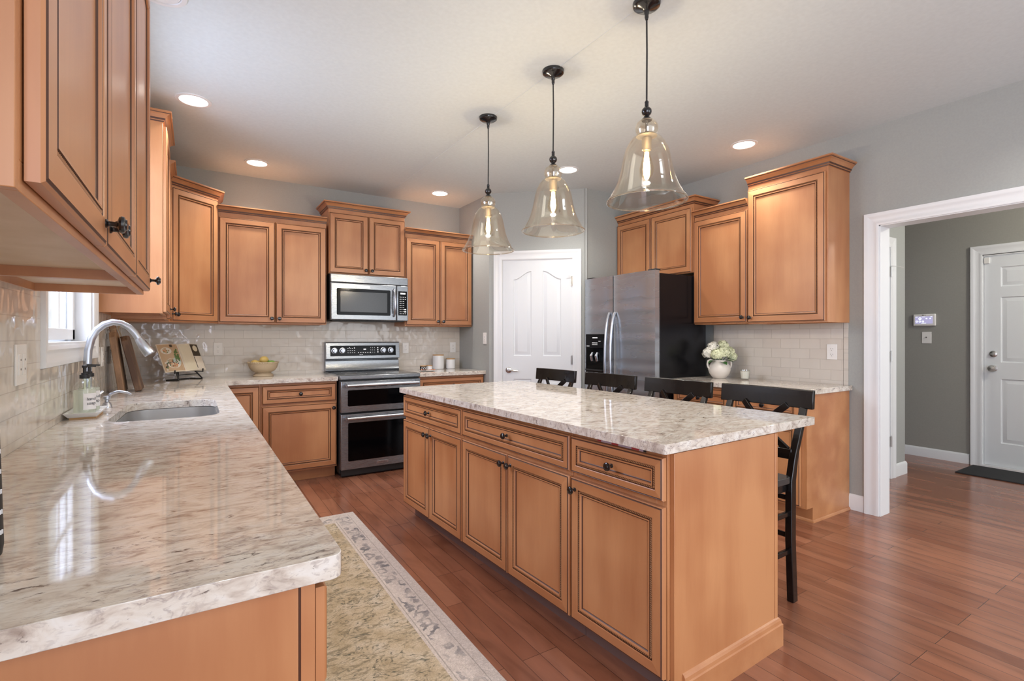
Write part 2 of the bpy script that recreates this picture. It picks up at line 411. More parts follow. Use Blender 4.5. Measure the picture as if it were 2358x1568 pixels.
# ------------------------------------------------------------------ mesh builder
class MB:
    def __init__(s):
        s.v = []; s.f = []; s.m = []; s.T = Matrix()

    def add(s, vs, fs, mi=0):
        n = len(s.v)
        s.v += [tuple(s.T @ Vector(p)) for p in vs]
        for i, f in enumerate(fs):
            s.f.append(tuple(n + k for k in f)); s.m.append(mi[i] if isinstance(mi, (list, tuple)) else mi)
        return s

    def box(s, x0, x1, y0, y1, z0, z1, mi=0):
        x0, x1 = sorted((x0, x1)); y0, y1 = sorted((y0, y1)); z0, z1 = sorted((z0, z1))
        return s.add([(x0, y0, z0), (x1, y0, z0), (x1, y1, z0), (x0, y1, z0), (x0, y0, z1), (x1, y0, z1), (x1, y1, z1), (x0, y1, z1)],
                     [(0, 3, 2, 1), (4, 5, 6, 7), (0, 1, 5, 4), (1, 2, 6, 5), (2, 3, 7, 6), (3, 0, 4, 7)], mi)

    def lathe(s, prof, c=(0, 0, 0), seg=28, mi=0, axis='z', closed=False):
        vs = []; fs = []; mm = []
        n = len(prof)
        for r, h in prof:
            for k in range(seg):
                a = 2 * PI * k / seg
                x, y = r * math.cos(a), r * math.sin(a)
                if axis == 'z': q = (x, y, h)
                elif axis == 'y': q = (x, -h, y)      # grows towards -y
                else: q = (h, x, y)
                vs.append((q[0] + c[0], q[1] + c[1], q[2] + c[2]))
        rng = n if closed else n - 1
        for i in range(rng):
            for k in range(seg):
                a = i * seg + k; b = i * seg + (k + 1) % seg
                j = (i + 1) % n
                fs.append((a, b, j * seg + (k + 1) % seg, j * seg + k)); mm.append(mi[i] if isinstance(mi, (list, tuple)) else mi)
        if not closed:
            m0 = mi[0] if isinstance(mi, (list, tuple)) else mi
            m1 = mi[-1] if isinstance(mi, (list, tuple)) else mi
            if prof[0][0] > 1e-5: fs.append(tuple(reversed(range(seg)))); mm.append(m0)
            if prof[-1][0] > 1e-5: fs.append(tuple((n - 1) * seg + k for k in range(seg))); mm.append(m1)
        return s.add(vs, fs, mm)

    def tube(s, pts, r, seg=12, mi=0, cap=True):
        pts = [Vector(p) for p in pts]; n = len(pts)
        rr = r if isinstance(r, (list, tuple)) else [r] * n
        vs = []; fs = []
        up = None
        for i, p in enumerate(pts):
            t = (pts[min(i + 1, n - 1)] - pts[max(i - 1, 0)]).normalized()
            if up is None:
                up = Vector((0, 0, 1)) if abs(t.z) < .9 else Vector((1, 0, 0))
            a = t.cross(up).normalized(); b = a.cross(t).normalized(); up = b
            for k in range(seg):
                w = 2 * PI * k / seg
                vs.append(tuple(p + (a * math.cos(w) + b * math.sin(w)) * rr[i]))
        for i in range(n - 1):
            for k in range(seg):
                fs.append((i * seg + k, i * seg + (k + 1) % seg, (i + 1) * seg + (k + 1) % seg, (i + 1) * seg + k))
        if cap:
            fs.append(tuple(reversed(range(seg)))); fs.append(tuple((n - 1) * seg + k for k in range(seg)))
        return s.add(vs, fs, mi)

    def bar(s, p0, p1, w, h, mi=0, up=(0, 0, 1)):
        p0 = Vector(p0); p1 = Vector(p1); t = (p1 - p0).normalized(); a = t.cross(Vector(up)).normalized(); b = a.cross(t).normalized()
        vs = []
        for p in (p0, p1):
            for sx, sy in ((-1, -1), (1, -1), (1, 1), (-1, 1)):
                vs.append(tuple(p + a * sx * w / 2 + b * sy * h / 2))
        return s.add(vs, [(3, 2, 1, 0), (4, 5, 6, 7), (0, 1, 5, 4), (1, 2, 6, 5), (2, 3, 7, 6), (3, 0, 4, 7)], mi)

    def prism(s, loops, z0, z1, mi=0, side=None):
        """loops: outer polygon then holes (2-D points); extruded along z"""
        side = mi if side is None else side
        tri = tessellate_polygon([[Vector((p[0], p[1], 0)) for p in L] for L in loops])
        flat = [p for L in loops for p in L]; n = len(flat)
        vs = [(p[0], p[1], z0) for p in flat] + [(p[0], p[1], z1) for p in flat]
        fs = []; mm = []
        for t in tri:
            a, b, c = (flat[i] for i in t)
            ar = (b[0] - a[0]) * (c[1] - a[1]) - (b[1] - a[1]) * (c[0] - a[0])
            t = t if ar > 0 else (t[0], t[2], t[1])
            fs.append(tuple(i + n for i in t)); mm.append(mi)
            fs.append((t[2], t[1], t[0])); mm.append(mi)
        o = 0
        for li, L in enumerate(loops):
            k = len(L)
            ar = sum(L[i][0] * L[(i + 1) % k][1] - L[(i + 1) % k][0] * L[i][1] for i in range(k))
            ccw = (ar > 0) == (li == 0)
            for i in range(k):
                a, b = o + i, o + (i + 1) % k
                fs.append((a, b, b + n, a + n) if ccw else (b, a, a + n, b + n)); mm.append(side)
            o += k
        return s.add(vs, fs, mm)

    def sweep(s, path, prof, mi=0, capends=True):
        """path: plan points, outward on the right hand; prof: (out, z)"""
        P = [Vector(p) for p in path]; n = len(P); k = len(prof); vs = []
        for i in range(n):
            ds = []
            if i > 0: ds.append((P[i] - P[i - 1]).normalized())
            if i < n - 1: ds.append((P[i + 1] - P[i]).normalized())
            ns = [Vector((d.y, -d.x)) for d in ds]
            if len(ns) == 2:
                m_ = (ns[0] + ns[1]); m_ = m_ / (m_.length_squared / 2) if m_.length > 1e-6 else ns[0]
            else: m_ = ns[0]
            for o, z in prof: vs.append((P[i].x + m_.x * o, P[i].y + m_.y * o, z))
        fs = []; mm = []
        for i in range(n - 1):
            for j in range(k):
                j2 = (j + 1) % k
                fs.append((i * k + j, (i + 1) * k + j, (i + 1) * k + j2, i * k + j2)); mm.append(mi[j] if isinstance(mi, (list, tuple)) else mi)
        m0 = mi[0] if isinstance(mi, (list, tuple)) else mi
        if capends:
            fs.append(tuple(range(k))); mm.append(m0)
            fs.append(tuple(reversed([(n - 1) * k + j for j in range(k)]))); mm.append(m0)
        return s.add(vs, fs, mm)

    def ball(s, c, r, seg=16, rings=10, mi=0, sc_=(1, 1, 1)):
        vs = [(c[0], c[1], c[2] - r * sc_[2])]
        for i in range(1, rings):
            a = PI * i / rings - PI / 2
            for k in range(seg):
                w = 2 * PI * k / seg
                vs.append((c[0] + r * sc_[0] * math.cos(a) * math.cos(w), c[1] + r * sc_[1] * math.cos(a) * math.sin(w), c[2] + r * sc_[2] * math.sin(a)))
        vs.append((c[0], c[1], c[2] + r * sc_[2]))
        fs = []
        for k in range(seg):
            fs.append((0, 1 + (k + 1) % seg, 1 + k))
            L = 1 + (rings - 2) * seg
            fs.append((len(vs) - 1, L + k, L + (k + 1) % seg))
        for i in range(rings - 2):
            for k in range(seg):
                a = 1 + i * seg
                fs.append((a + k, a + (k + 1) % seg, a + seg + (k + 1) % seg, a + seg + k))
        return s.add(vs, fs, mi)

    def build(s, name, mats, parent=None, loc=(0, 0, 0), rz=0, bevel=0, smooth=35, rot=None, bseg=2):
        me = bpy.data.meshes.new(name)
        me.from_pydata(s.v, [], s.f)
        mats = mats if isinstance(mats, (list, tuple)) else [mats]
        for m in mats: me.materials.append(M[m] if isinstance(m, str) else m)
        me.polygons.foreach_set('material_index', s.m)
        if smooth:
            me.polygons.foreach_set('use_smooth', [True] * len(me.polygons))
            me.set_sharp_from_angle(angle=math.radians(smooth))
        me.update()
        o = bpy.data.objects.new(name, me); COL.objects.link(o)
        o.location = loc; o.rotation_euler = rot if rot else (0, 0, rz)
        if parent: o.parent = parent
        if bevel:
            b = o.modifiers.new('edge', 'BEVEL'); b.width = bevel; b.segments = bseg; b.limit_method = 'ANGLE'; b.angle_limit = math.radians(40)
            b.harden_normals = False
        return o


def thing(name, label, cat, loc=(0, 0, 0), rz=0, group=None):
    o = bpy.data.objects.new(name, None); COL.objects.link(o)
    o.empty_display_size = .05
    o.location = loc; o.rotation_euler = (0, 0, rz); o['label'] = label; o['category'] = cat
    if group: o['group'] = group
    return o


def tag(o, label, cat, group=None):
    o['label'] = label; o['category'] = cat
    if group: o['group'] = group
    return o


def struct(name, mb, mats, label=None, **k):
    o = mb.build(name, mats, **k); o['kind'] = 'structure'
    if label: o['label'] = label
    return o


def text_mesh(name, body, size, mat, parent, loc, rot, align='CENTER', ext=.0004):
    c = bpy.data.curves.new(name, 'FONT'); c.body = body; c.size = size; c.align_x = align; c.align_y = 'CENTER'; c.extrude = ext
    c.resolution_u = 2
    t = bpy.data.objects.new(name + '_tmp', c); COL.objects.link(t)
    dg = bpy.context.evaluated_depsgraph_get()
    me = bpy.data.meshes.new_from_object(t.evaluated_get(dg))
    me.name = name
    me.materials.clear(); me.materials.append(M[mat])
    bpy.data.objects.remove(t)
    o = bpy.data.objects.new(name, me); COL.objects.link(o); o.location = loc; o.rotation_euler = rot
    if parent: o.parent = parent
    return o


# ------------------------------------------------------------------ room frame (metres; camera stands at 0,0)
XL, XR, YB, ZC = -.483, 4.097, 5.29, 2.773
WX0, WX1 = XL - .14, XL
mb = MB(); mb.box(-.62, 6.7, -3.2, 5.4, -.05, 0)
struct('floor', mb, 'floor', 'reddish brown glossy wood plank floor')
mb = MB(); mb.box(-.62, 6.7, -1.6, 5.4, ZC, ZC + .05)
struct('ceiling', mb, 'ceiling', 'pale grey painted ceiling')
mb = MB(); mb.box(1.716, 1.722, -1.6, 5.28, ZC - .0016, ZC)
struct('trim_1', mb, 'ceiling', 'faint seam along the ceiling above the pendants')
# left wall with window opening
OY0, OY1, OZ0, OZ1 = 2.555, 3.60, 1.235, 2.45
mb = MB()
mb.box(WX0, WX1, -.6, OY0, 0, ZC).box(WX0, WX1, OY1, YB + .12, 0, ZC).box(WX0, WX1, OY0, OY1, 0, OZ0).box(WX0, WX1, OY0, OY1, OZ1, ZC)
struct('wall_left', mb, 'wall')
mb = MB(); mb.box(XL, 2.616, YB, YB + .12, 0, ZC)
struct('wall_back', mb, 'wall')
mb = MB(); mb.box(2.616, 2.72, 4.587, YB + .12, 0, ZC)
struct('wall_pantry_side', mb, 'wall')
# diagonal pantry wall
DA = math.atan2(-.681, .717); DL = .989
mb = MB(); mb.box(0, .145, 0, .1, 0, ZC).box(.87, DL + .03, 0, .1, 0, ZC).box(.145, .87, 0, .1, 2.075, ZC)
struct('wall_diagonal', mb, 'wall', loc=(2.616, 4.587, 0), rz=DA)
mb = MB(); mb.box(3.333, XR + .14, 3.897, 4.0, 0, ZC)
struct('wall_alcove', mb, 'wall')
# right wall with cased opening
RY1, RY0, RZ = 1.625, .30, 2.072
mb = MB(); mb.box(XR, XR + .14, RY1, 3.897, 0, ZC).box(XR, XR + .14, RY0, RY1, RZ, ZC).box(XR, XR + .14, -1.6, RY0, 0, ZC)
struct('wall_right', mb, 'wall')
# hall beyond
mb = MB(); mb.box(XR + .14, 5.60, 2.0, 2.1, 0, ZC)
struct('wall_hall_side', mb, 'wall')
mb = MB(); mb.box(5.50, 5.60, 2.1, 3.6, 0, ZC)
struct('wall_hall_return', mb, 'wall')
mb = MB(); mb.box(6.55, 6.68, -1.6, .80, 0, ZC).box(6.55, 6.68, 1.71, 3.6, 0, ZC).box(6.55, 6.68, .80, 1.71, 2.07, ZC)
struct('wall_hall_far', mb, 'wall_dim')
mb = MB(); mb.box(5.60, 6.55, 3.5, 3.6, 0, ZC)
struct('wall_hall_end', mb, 'wall_dim')

CAS = [(0, .0), (.0, .012), (.018, .017), (.030, .013), (.060, .017), (.072, .022), (.088, .022), (.092, .0)]   # across, thickness


def casing(name, x0, x1, z0, z1, loc, rz, sides='LTR', label=None, inset=0):
    """door or window casing in local x,z; front towards -y"""
    mb = MB(); k = len(CAS)

    def strip(a, b, na, nb):
        # a,b: inner corner points; na,nb outward mitre directions
        vs = []
        for (p, q) in ((a, na), (b, nb)):
            for w, t in CAS: vs.append((p[0] + q[0] * w, -t, p[1] + q[1] * w))
        fs = [(j, (j + 1) % k, k + (j + 1) % k, k + j) for j in range(k)] + [tuple(range(k)), tuple(reversed(range(k, 2 * k)))]
        mb.add(vs, fs)
    if 'L' in sides: strip((x0, z0), (x0, z1), (-1, -1 if 'B' in sides else 0), (-1, 1))
    if 'T' in sides: strip((x0, z1), (x1, z1), (-1, 1), (1, 1))
    if 'R' in sides: strip((x1, z1), (x1, z0), (1, 1), (1, -1 if 'B' in sides else 0))
    if 'B' in sides: strip((x1, z0), (x0, z0), (1, -1), (-1, -1))
    return struct(name, mb, 'white_trim', label, loc=loc, rz=rz)


def baseboard(name, path, label=None, h=.115):
    mb = MB(); mb.sweep(path, [(0, 0), (.014, 0), (.014, h - .02), (.009, h - .006), (.004, h), (0, h)])
    return struct(name, mb, 'white_trim', label)


def panel_door(name, w, h, panels, loc, rz, label, t=.035):
    """panels: list of (x0,x1,z0,z1,arch) ; arch = rise towards which side"""
    mb = MB()

    def outline(p, i):
        x0, x1, z0, z1, arch = p
        a, b, c = x0 + i, x1 - i, z0 + i
        pts = [(a, c), (b, c)]
        n = 14
        for k in range(n + 1):
            u = k / n
            x = b + (a - b) * u
            if arch:
                s_ = (x - x0) / (x1 - x0)
                s_ = s_ if arch > 0 else 1 - s_
                z = z1 + .085 * (0.5 - .5 * math.cos(PI * s_))
            else: z = z1
            pts.append((x, z - i))
        return pts
    outer = [(0, 0), (w, 0), (w, h), (0, h)]
    holes = [outline(p, 0) for p in panels]
    tri = tessellate_polygon([[Vector((q[0], q[1], 0)) for q in L] for L in [outer] + holes])
    flat = outer + [q for L in holes for q in L]
    fs = []
    for tt in tri:
        a, b, c = (flat[i] for i in tt)
        ar = (b[0] - a[0]) * (c[1] - a[1]) - (b[1] - a[1]) * (c[0] - a[0])
        fs.append(tuple(tt) if ar > 0 else (tt[0], tt[2], tt[1]))
    mb.add([(q[0], 0, q[1]) for q in flat], fs)
    mb.add([(0, 0, 0), (w, 0, 0), (w, 0, h), (0, 0, h), (0, t, 0), (w, t, 0), (w, t, h), (0, t, h)],
           [(1, 0, 4, 5), (2, 1, 5, 6), (3, 2, 6, 7), (0, 3, 7, 4), (4, 7, 6, 5)])
    for p in panels:
        rings = [(0, 0), (.004, .007), (.012, .009), (.040, .002), (.044, .001)]
        L = [[(q[0], dy, q[1]) for q in outline(p, i)] for i, dy in rings]
        n = len(L[0])
        for a in range(len(L) - 1):
            mb.add(L[a] + L[a + 1], [(j, (j + 1) % n, n + (j + 1) % n, n + j) for j in range(n)])
        mb.add(L[-1], [tuple(range(n))])
    return struct(name, mb, 'white_door', label, loc=loc, rz=rz, smooth=22)


def hinge(parent, x, y, z):
    mb = MB(); mb.lathe([(.007, -.045), (.007, .045)], (x, y, z), 10); mb.ball((x, y, z + .048), .006, 8, 6)
    mb.box(x - .016, x + .016, y + .004, y + .010, z - .044, z + .044)
    return mb.build('hinge', 'nickel', parent)


# pantry door (diagonal wall)
org = (2.616, 4.587, 0)
mb = MB(); mb.box(.13, .147, -.004, .1, 0, 2.085).box(.868, .885, -.004, .1, 0, 2.085).box(.13, .885, -.004, .1, 2.068, 2.085)
struct('trim_2', mb, 'white_trim', 'door jamb of the pantry door', loc=org, rz=DA)
casing('trim_3', .142, .873, 0, 2.073, org, DA, label='white moulded casing around the pantry door')
d1 = panel_door('door_1', .719, 2.062,
                [(.112, .30, 1.07, 1.86, 1), (.419, .607, 1.07, 1.86, -1), (.112, .30, .22, .83, 0), (.419, .607, .22, .83, 0)],
                (2.616 + .149 * math.cos(DA) - .012 * math.sin(DA) * 0, 4.587 + .149 * math.sin(DA), 0.006), DA, 'white four panel pantry door with arched top panels')
for z in (1.83, 1.03, .25): hinge(d1, .722, -.008, z)
mb = MB(); mb.bar((.70, -.012, 1.885), (.722, -.01, 1.885), .006, .006); mb.bar((.665, -.02, 1.888), (.705, -.012, 1.885), .005, .005)
mb.bar((.71, -.012, 1.885), (.712, -.012, 1.80), .008, .005)
mb.build('door_stop', 'nickel', d1)
mb = MB(); mb.lathe([(.032, 0), (.032, .006), (.026, .010), (.012, .012), (.011, .045), (.013, .052), (0, .053)], (.062, 0, .922), 24, axis='y')
mb.tube([(.062, -.045, .922), (.085, -.048, .921), (.12, -.046, .918), (.165, -.04, .915)], [.010, .009, .008, .0065], 10)
mb.build('door_handle', 'nickel', d1)
mb = MB(); mb.box(-.006, 0, -.001, .02, .88, .965); mb.build('latch_plate', 'nickel', d1)

# cased opening in the right wall
mb = MB(); mb.box(XR - .002, XR + .142, RY1 - .018, RY1, 0, RZ).box(XR - .002, XR + .142, RY0, RY0 + .018, 0, RZ).box(XR - .002, XR + .142, RY0, RY1, RZ - .018, RZ)
struct('trim_4', mb, 'white_trim', 'white jamb lining the wide opening to the hall')
casing('trim_5', 0, RY1 - RY0 - .02, 0, RZ - .012, (XR, RY1 - .01, 0), -PI / 2, label='white moulded casing around the wide opening to the hall')
baseboard('baseboard_right', [(XR, 1.81), (XR, RY1 + .083)], 'short white baseboard between end cabinet and opening')
# hall door on side wall
casing('trim_6', 0, .78, 0, 2.072, (4.49, 2.0, 0), 0, label='white casing around the hall closet door')
d2 = panel_door('door_2', .775, 2.065, [(.115, .33, 1.07, 1.90, 0), (.445, .66, 1.07, 1.90, 0), (.115, .33, .22, .83, 0), (.445, .66, .22, .83, 0)],
                (4.4925, 1.994, .004), 0, 'white panelled hall door seen edge on through the opening', t=.005)
for z in (1.85, 1.09, .33): hinge(d2, .775, -.012, z)
mb = MB(); mb.bar((.775, -.018, 1.90), (.80, -.05, 1.895), .005, .005); mb.bar((.80, -.05, 1.895), (.86, -.075, 1.885), .004, .004)
mb.build('door_stop', 'nickel', d2)
baseboard('baseboard_hall_side', [(5.36, 2.0), (5.60, 2.0), (5.60, 3.5)], 'white baseboard wrapping the hall corner')
baseboard('baseboard_hall_far', [(6.55, 3.5), (6.55, 1.80)], 'white baseboard along the far hall wall', h=.10)
# exterior door far wall
casing('trim_7', 0, .89, 0, 2.075, (6.55, 1.70, 0), -PI / 2, label='white casing around the far hall door')
mb = MB(); mb.box(6.55, 6.66, 1.695, 1.71, 0, 2.075).box(6.55, 6.66, .8, .815, 0, 2.075).box(6.55, 6.66, .80, 1.71, 2.06, 2.075).box(6.535, 6.66, .80, 1.71, 0, .02)
struct('trim_8', mb, 'white_trim', 'jamb and threshold of the far hall door')
d3 = panel_door('door_3', .875, 2.03, [(.12, .385, 1.73, 1.92, 0), (.49, .755, 1.73, 1.92, 0), (.12, .385, 1.0, 1.63, 0), (.49, .755, 1.0, 1.63, 0), (.12, .385, .22, .84, 0), (.49, .755, .22, .84, 0)],
                (6.565, 1.692, .025), -PI / 2, 'white six panel door at the end of the hall')
mb = MB(); mb.lathe([(.030, 0), (.030, .008), (.012, .012), (.012, .035), (.030, .045), (.034, .058), (.028, .068), (0, .072)], (.068, 0, .94), 22, axis='y'); mb.build('door_knob', 'nickel', d3)
mb = MB(); mb.lathe([(.030, 0), (.030, .010), (.024, .014), (0, .015)], (.068, 0, 1.08), 22, axis='y'); mb.box(.05, .086, -.026, -.014, 1.076, 1.084); mb.build('deadbolt', 'nickel', d3)
mb = MB(); mb.box(.004, .04, -.022, 0, 1.965, 2.02); mb.build('door_sensor', 'plate', d3)
mb = MB(); mb.box(-.03, -.016, -.026, -.012, 1.96, 2.01)
mb.build('sensor_magnet', 'plate', d3)

# window over the sink
win = struct('window_1', MB().box(-.60, -.585, OY0, OY1, OZ0, OZ0 + .04).box(-.60, -.585, OY0, OY1, OZ1 - .04, OZ1)
             .box(-.60, -.585, OY0, OY0 + .04, OZ0 + .04, OZ1 - .04).box(-.60, -.585, OY1 - .04, OY1, OZ0 + .04, OZ1 - .04), 'white_trim', 'white sash window above the sink')
mb = MB()
mb.box(-.62, XL + .001, OY0 - .001, OY0 + .012, OZ0, OZ1).box(-.62, XL + .001, OY1 - .012, OY1 + .001, OZ0, OZ1).box(-.62, XL + .001, OY0, OY1, OZ1 - .012, OZ1)
mb.build('window_jamb', 'white_trim', win)
mb = MB(); mb.box(-.62, XL + .004, OY0, OY1, OZ0 - .002, OZ0 + .012); mb.build('window_sill', 'white_trim', win, bevel=.002)
for (za, zb, xo) in ((OZ0 + .02, 1.86, -.572), (1.83, OZ1 - .02, -.59)):
    mb = MB(); mb.box(xo, xo + .022, OY0 + .02, OY0 + .07, za, zb).box(xo, xo + .022, OY1 - .07, OY1 - .02, za, zb).box(xo, xo + .022, OY0 + .02, OY1 - .02, za, za + .055).box(xo, xo + .022, OY0 + .02, OY1 - .02, zb - .04, zb)
    for g in (1, 2): mb.box(xo + .006, xo + .016, OY0 + .02 + (OY1 - OY0 - .04) * g / 3 - .009, OY0 + .02 + (OY1 - OY0 - .04) * g / 3 + .009, za + .05, zb - .035)
    mb.box(xo + .006, xo + .016, OY0 + .06, OY1 - .06, (za + zb) / 2 - .009, (za + zb) / 2 + .009)
    s_ = mb.build('window_sash', 'white_trim', win, bevel=.002)
    mb = MB(); mb.box(xo + .009, xo + .012, OY0 + .065, OY1 - .065, za + .05, zb - .035); mb.build('window_pane', 'glass_window', s_)
mb = MB(); k = len(CAS)


def wstrip(a, b, na, nb):
    vs = []
    for (p, q) in ((a, na), (b, nb)):
        for w, t in CAS: vs.append((XL + t, p[0] + q[0] * w * .93, p[1] + q[1] * w * .93))
    mb.add(vs, [(j, (j + 1) % k, k + (j + 1) % k, k + j) for j in range(k)] + [tuple(range(k)), tuple(reversed(range(k, 2 * k)))])


wstrip((OY0, OZ0), (OY0, OZ1), (-1, -1), (-1, 1)); wstrip((OY0, OZ1), (OY1, OZ1), (-1, 1), (1, 1))
wstrip((OY1, OZ1), (OY1, OZ0), (1, 1), (1, -1)); wstrip((OY1, OZ0), (OY0, OZ0), (1, -1), (-1, -1))
struct('trim_9', mb, 'white_trim', 'white moulded casing around the sink window')

# ------------------------------------------------------------------ backsplash
T = .008
mb = MB(); mb.box(XL + .0008, XL + T, .84, OY0 - .086, .914, 1.44).box(XL + .0008, XL + T, OY0 - .086, OY1 + .086, .914, OZ0 - .086).box(XL + .0008, XL + T, OY1 + .086, YB, .914, 1.44)
tag(mb.build('tile_backsplash', 'tile_x'), 'cream subway tile backsplash on the left wall around the sink window', 'backsplash')
mb = MB(); mb.box(XL + T, 2.6155, YB - T, YB - .0008, .914, 1.44)
tag(mb.build('tile_backsplash', 'tile_y'), 'cream subway tile backsplash behind the range and microwave', 'backsplash')
mb = MB(); mb.box(XR - T, XR - .0008, 1.845, 2.95, .914, 1.386)
for i in range(4): mb.box(XR - T - .0005, XR - .0008, 1.812, 1.842, .914 + i * .1185, .914 + i * .1185 + .1165)
tag(mb.build('tile_backsplash', 'tile_x'), 'cream subway tile backsplash behind the hydrangea vase', 'backsplash')

# ------------------------------------------------------------------ cabinet kit
def door_front(name, w, h, parent, loc, fr=.05, rope=True, knob=None, t=.02, rz=0, pitch=.0075):
    """shaker style front: x 0..w, z 0..h, front towards -y"""
    mb = MB()
    R = [(0, 0), (0, t - .006), (.0035, t - .002), (.006, t - .003), (.0085, t - .0005), (fr - .004, t + .0005), (fr - .001, t - .001), (fr, t - .006),
         (fr + .0085, t - .006), (fr + .0095, t - .0005), (fr + .0145, t - .001), (fr + .0165, t - .006), (fr + .019, t - .0085), (fr + .021, t - .0095)]
    mi = [0, 0, 2, 2, 0, 0, 2, 2, 2, 0, 0, 2, 2]
    rings = []
    for d, y in R:
        rings.append([(d, -y, d), (w - d, -y, d), (w - d, -y, h - d), (d, -y, h - d)])
    for i in range(len(R) - 1):
        vs = rings[i] + rings[i + 1]
        m0 = mi[i]
        ms = [(1 if m0 == 0 and j in (0, 2) else m0) for j in range(4)]
        mb.add(vs, [(j, (j + 1) % 4, 4 + (j + 1) % 4, 4 + j) for j in range(4)], ms)
    mb.add(rings[-1], [(0, 1, 2, 3)], 0)
    mb.add(rings[0], [(3, 2, 1, 0)], 0)
    o = mb.build(name, ['maple', 'maple_rail', 'glaze'], parent, loc, rz, smooth=0)
    if rope:
        mb = MB(); c = fr + .0042; y0 = -(t - .006); hw = .0038
        segs = [((c, c), (1, 0), w - 2 * c), ((w - c, c), (0, 1), h - 2 * c), ((w - c, h - c), (-1, 0), w - 2 * c), ((c, h - c), (0, -1), h - 2 * c)]
        for (px, pz), (dx, dz), L in segs:
            n = max(2, int(L / pitch)); st = L / n
            nx, nz = -dz, dx
            for i in range(n):
                a = (i + .5) * st
                cx_, cz_ = px + dx * a, pz + dz * a
                sk = .0022; hl = st * .34

                def P(l, q, y):
                    l = l + q / hw * sk
                    return (cx_ + dx * l + nx * q, y, cz_ + dz * l + nz * q)
                mb.add([P(-hl, -hw, y0), P(hl, -hw, y0), P(hl, hw, y0), P(-hl, hw, y0), P(0, -hw * .55, y0 - .0048), P(0, hw * .55, y0 - .0048)],
                       [(0, 1, 4), (1, 2, 5, 4), (2, 3, 5), (3, 0, 4, 5)])
        mb.build('rope_molding', 'bead', o, smooth=0)
    if knob:
        kx, kz = knob
        mb = MB(); mb.lathe([(.0085, 0), (.0085, .002), (.005, .005), (.0045, .014), (.007, .018), (.0145, .021), (.0165, .025), (.0155, .029), (.011, .031), (.010, .0335), (0, .035)], (kx, -t, kz), 20, axis='y')
        mb.build('knob', 'knob', o)
    return o


CROWN = [(0, 0), (.006, 0), (.008, .008), (.013, .012), (.016, .024), (.030, .042), (.042, .050), (.044, .055), (.052, .058), (.052, .068), (0, .068)]
CROWN_M = [0, 1, 0, 1, 0, 0, 1, 0, 0, 0, 0]


def crown(parent, path, z, scale=1.0):
    mb = MB(); mb.sweep(path, [(o * scale, z + h * scale) for o, h in CROWN], CROWN_M)
    return mb.build('crown_molding', ['maple_rail', 'glaze'], parent, smooth=0)


def upper(label, w, h, d, loc, rz, doors, crown_path='front', csc=1.0, open_bottom=True, doorz=(.01, None), name='wall_cabinet'):
    """doors: list of (x0,x1,knobside)"""
    t = thing(name, label, 'cabinet', loc, rz)
    mb = MB(); e = .016; rb = .027
    mb.box(0, e, .0, d, 0, h).box(w - e, w, .0, d, 0, h).box(e, w - e, .02, d, h - e, h).box(e, w - e, d - .012, d, 0, h - e)
    mb.box(e, w - e, 0, .02, 0, .035).box(e, w - e, 0, .02, h - .05, h).box(e, .04, 0, .02, .035, h - .05).box(w - .04, w - e, 0, .02, .035, h - .05)
    mb.build('cabinet_body', 'maple', t, bevel=.001)
    mb = MB(); mb.box(e, w - e, .02, d - .012, rb, rb + .012); mb.build('bottom_panel', 'ply', t)
    z0 = doorz[0]; z1 = doorz[1] or h - .035
    for x0, x1, ks in doors:
        kn = (.028, .040) if ks == 'L' else (x1 - x0 - .028, .040)
        door_front('cabinet_door', x1 - x0, z1 - z0, t, (x0, -.002, z0), knob=kn)
    if crown_path == 'front': p = [(0, -.0), (w, -.0)]
    elif crown_path == 'right': p = [(0, 0), (w, 0), (w, d)]
    elif crown_path == 'left': p = [(0, d), (0, 0), (w, 0)]
    else: p = [(0, d), (0, 0), (w, 0), (w, d)]
    if crown_path: crown(t, p, h - .012, csc)
    return t


BX = -.165        # body front plane of the left wall uppers
R90 = PI / 2
# near-left pair and single (fronts face +x)
upper('large wood wall cabinet in the left foreground with two doors', 1.085, 1.210, .318, (BX, .750, 1.430), R90,
      [(.025, .500, 'R'), (.504, 1.081, 'L')], csc=.9, doorz=(.014, 1.130))
upper('wood wall cabinet with one door between the foreground cabinet and the sink window', .552, 1.210, .318, (BX, 1.835, 1.430), R90,
      [(.004, .548, 'R')], crown_path='right', csc=.9, doorz=(.014, 1.130))
# beyond the window
upper('tall wood wall cabinet beyond the sink window with plain side panel', .53, 1.19, .318, (BX, 3.77, 1.415), R90,
      [(.004, .526, 'R')], crown_path='both', csc=.9)
upper('narrow low wood wall cabinet between the tall one and the corner cabinet', .355, 1.075, .318, (BX, 4.302, 1.395), R90,
      [(.004, .30, 'R')])
# diagonal corner upper
t = thing('corner_wall_cabinet', 'diagonal corner wood wall cabinet with a single door', 'cabinet', (XL, YB, 1.385))
mb = MB(); poly = [(0, 0), (0, -.63), (.318, -.63), (.652, -.33), (.652, 0)]
mb.prism([poly], 0, 1.075); mb.build('cabinet_body', 'maple', t, bevel=.001)
ang = math.atan2(.30, .334)
dn = Vector((math.sin(ang), -math.cos(ang)))
door_front('cabinet_door', .425, 1.03, t, (.318 + .012 * math.cos(ang), -.63 + .012 * math.sin(ang), .01), knob=(.03, .05), rz=ang)
crown(t, [(.318, -.63), (.652, -.33), (.652, 0)], 1.06, .95)

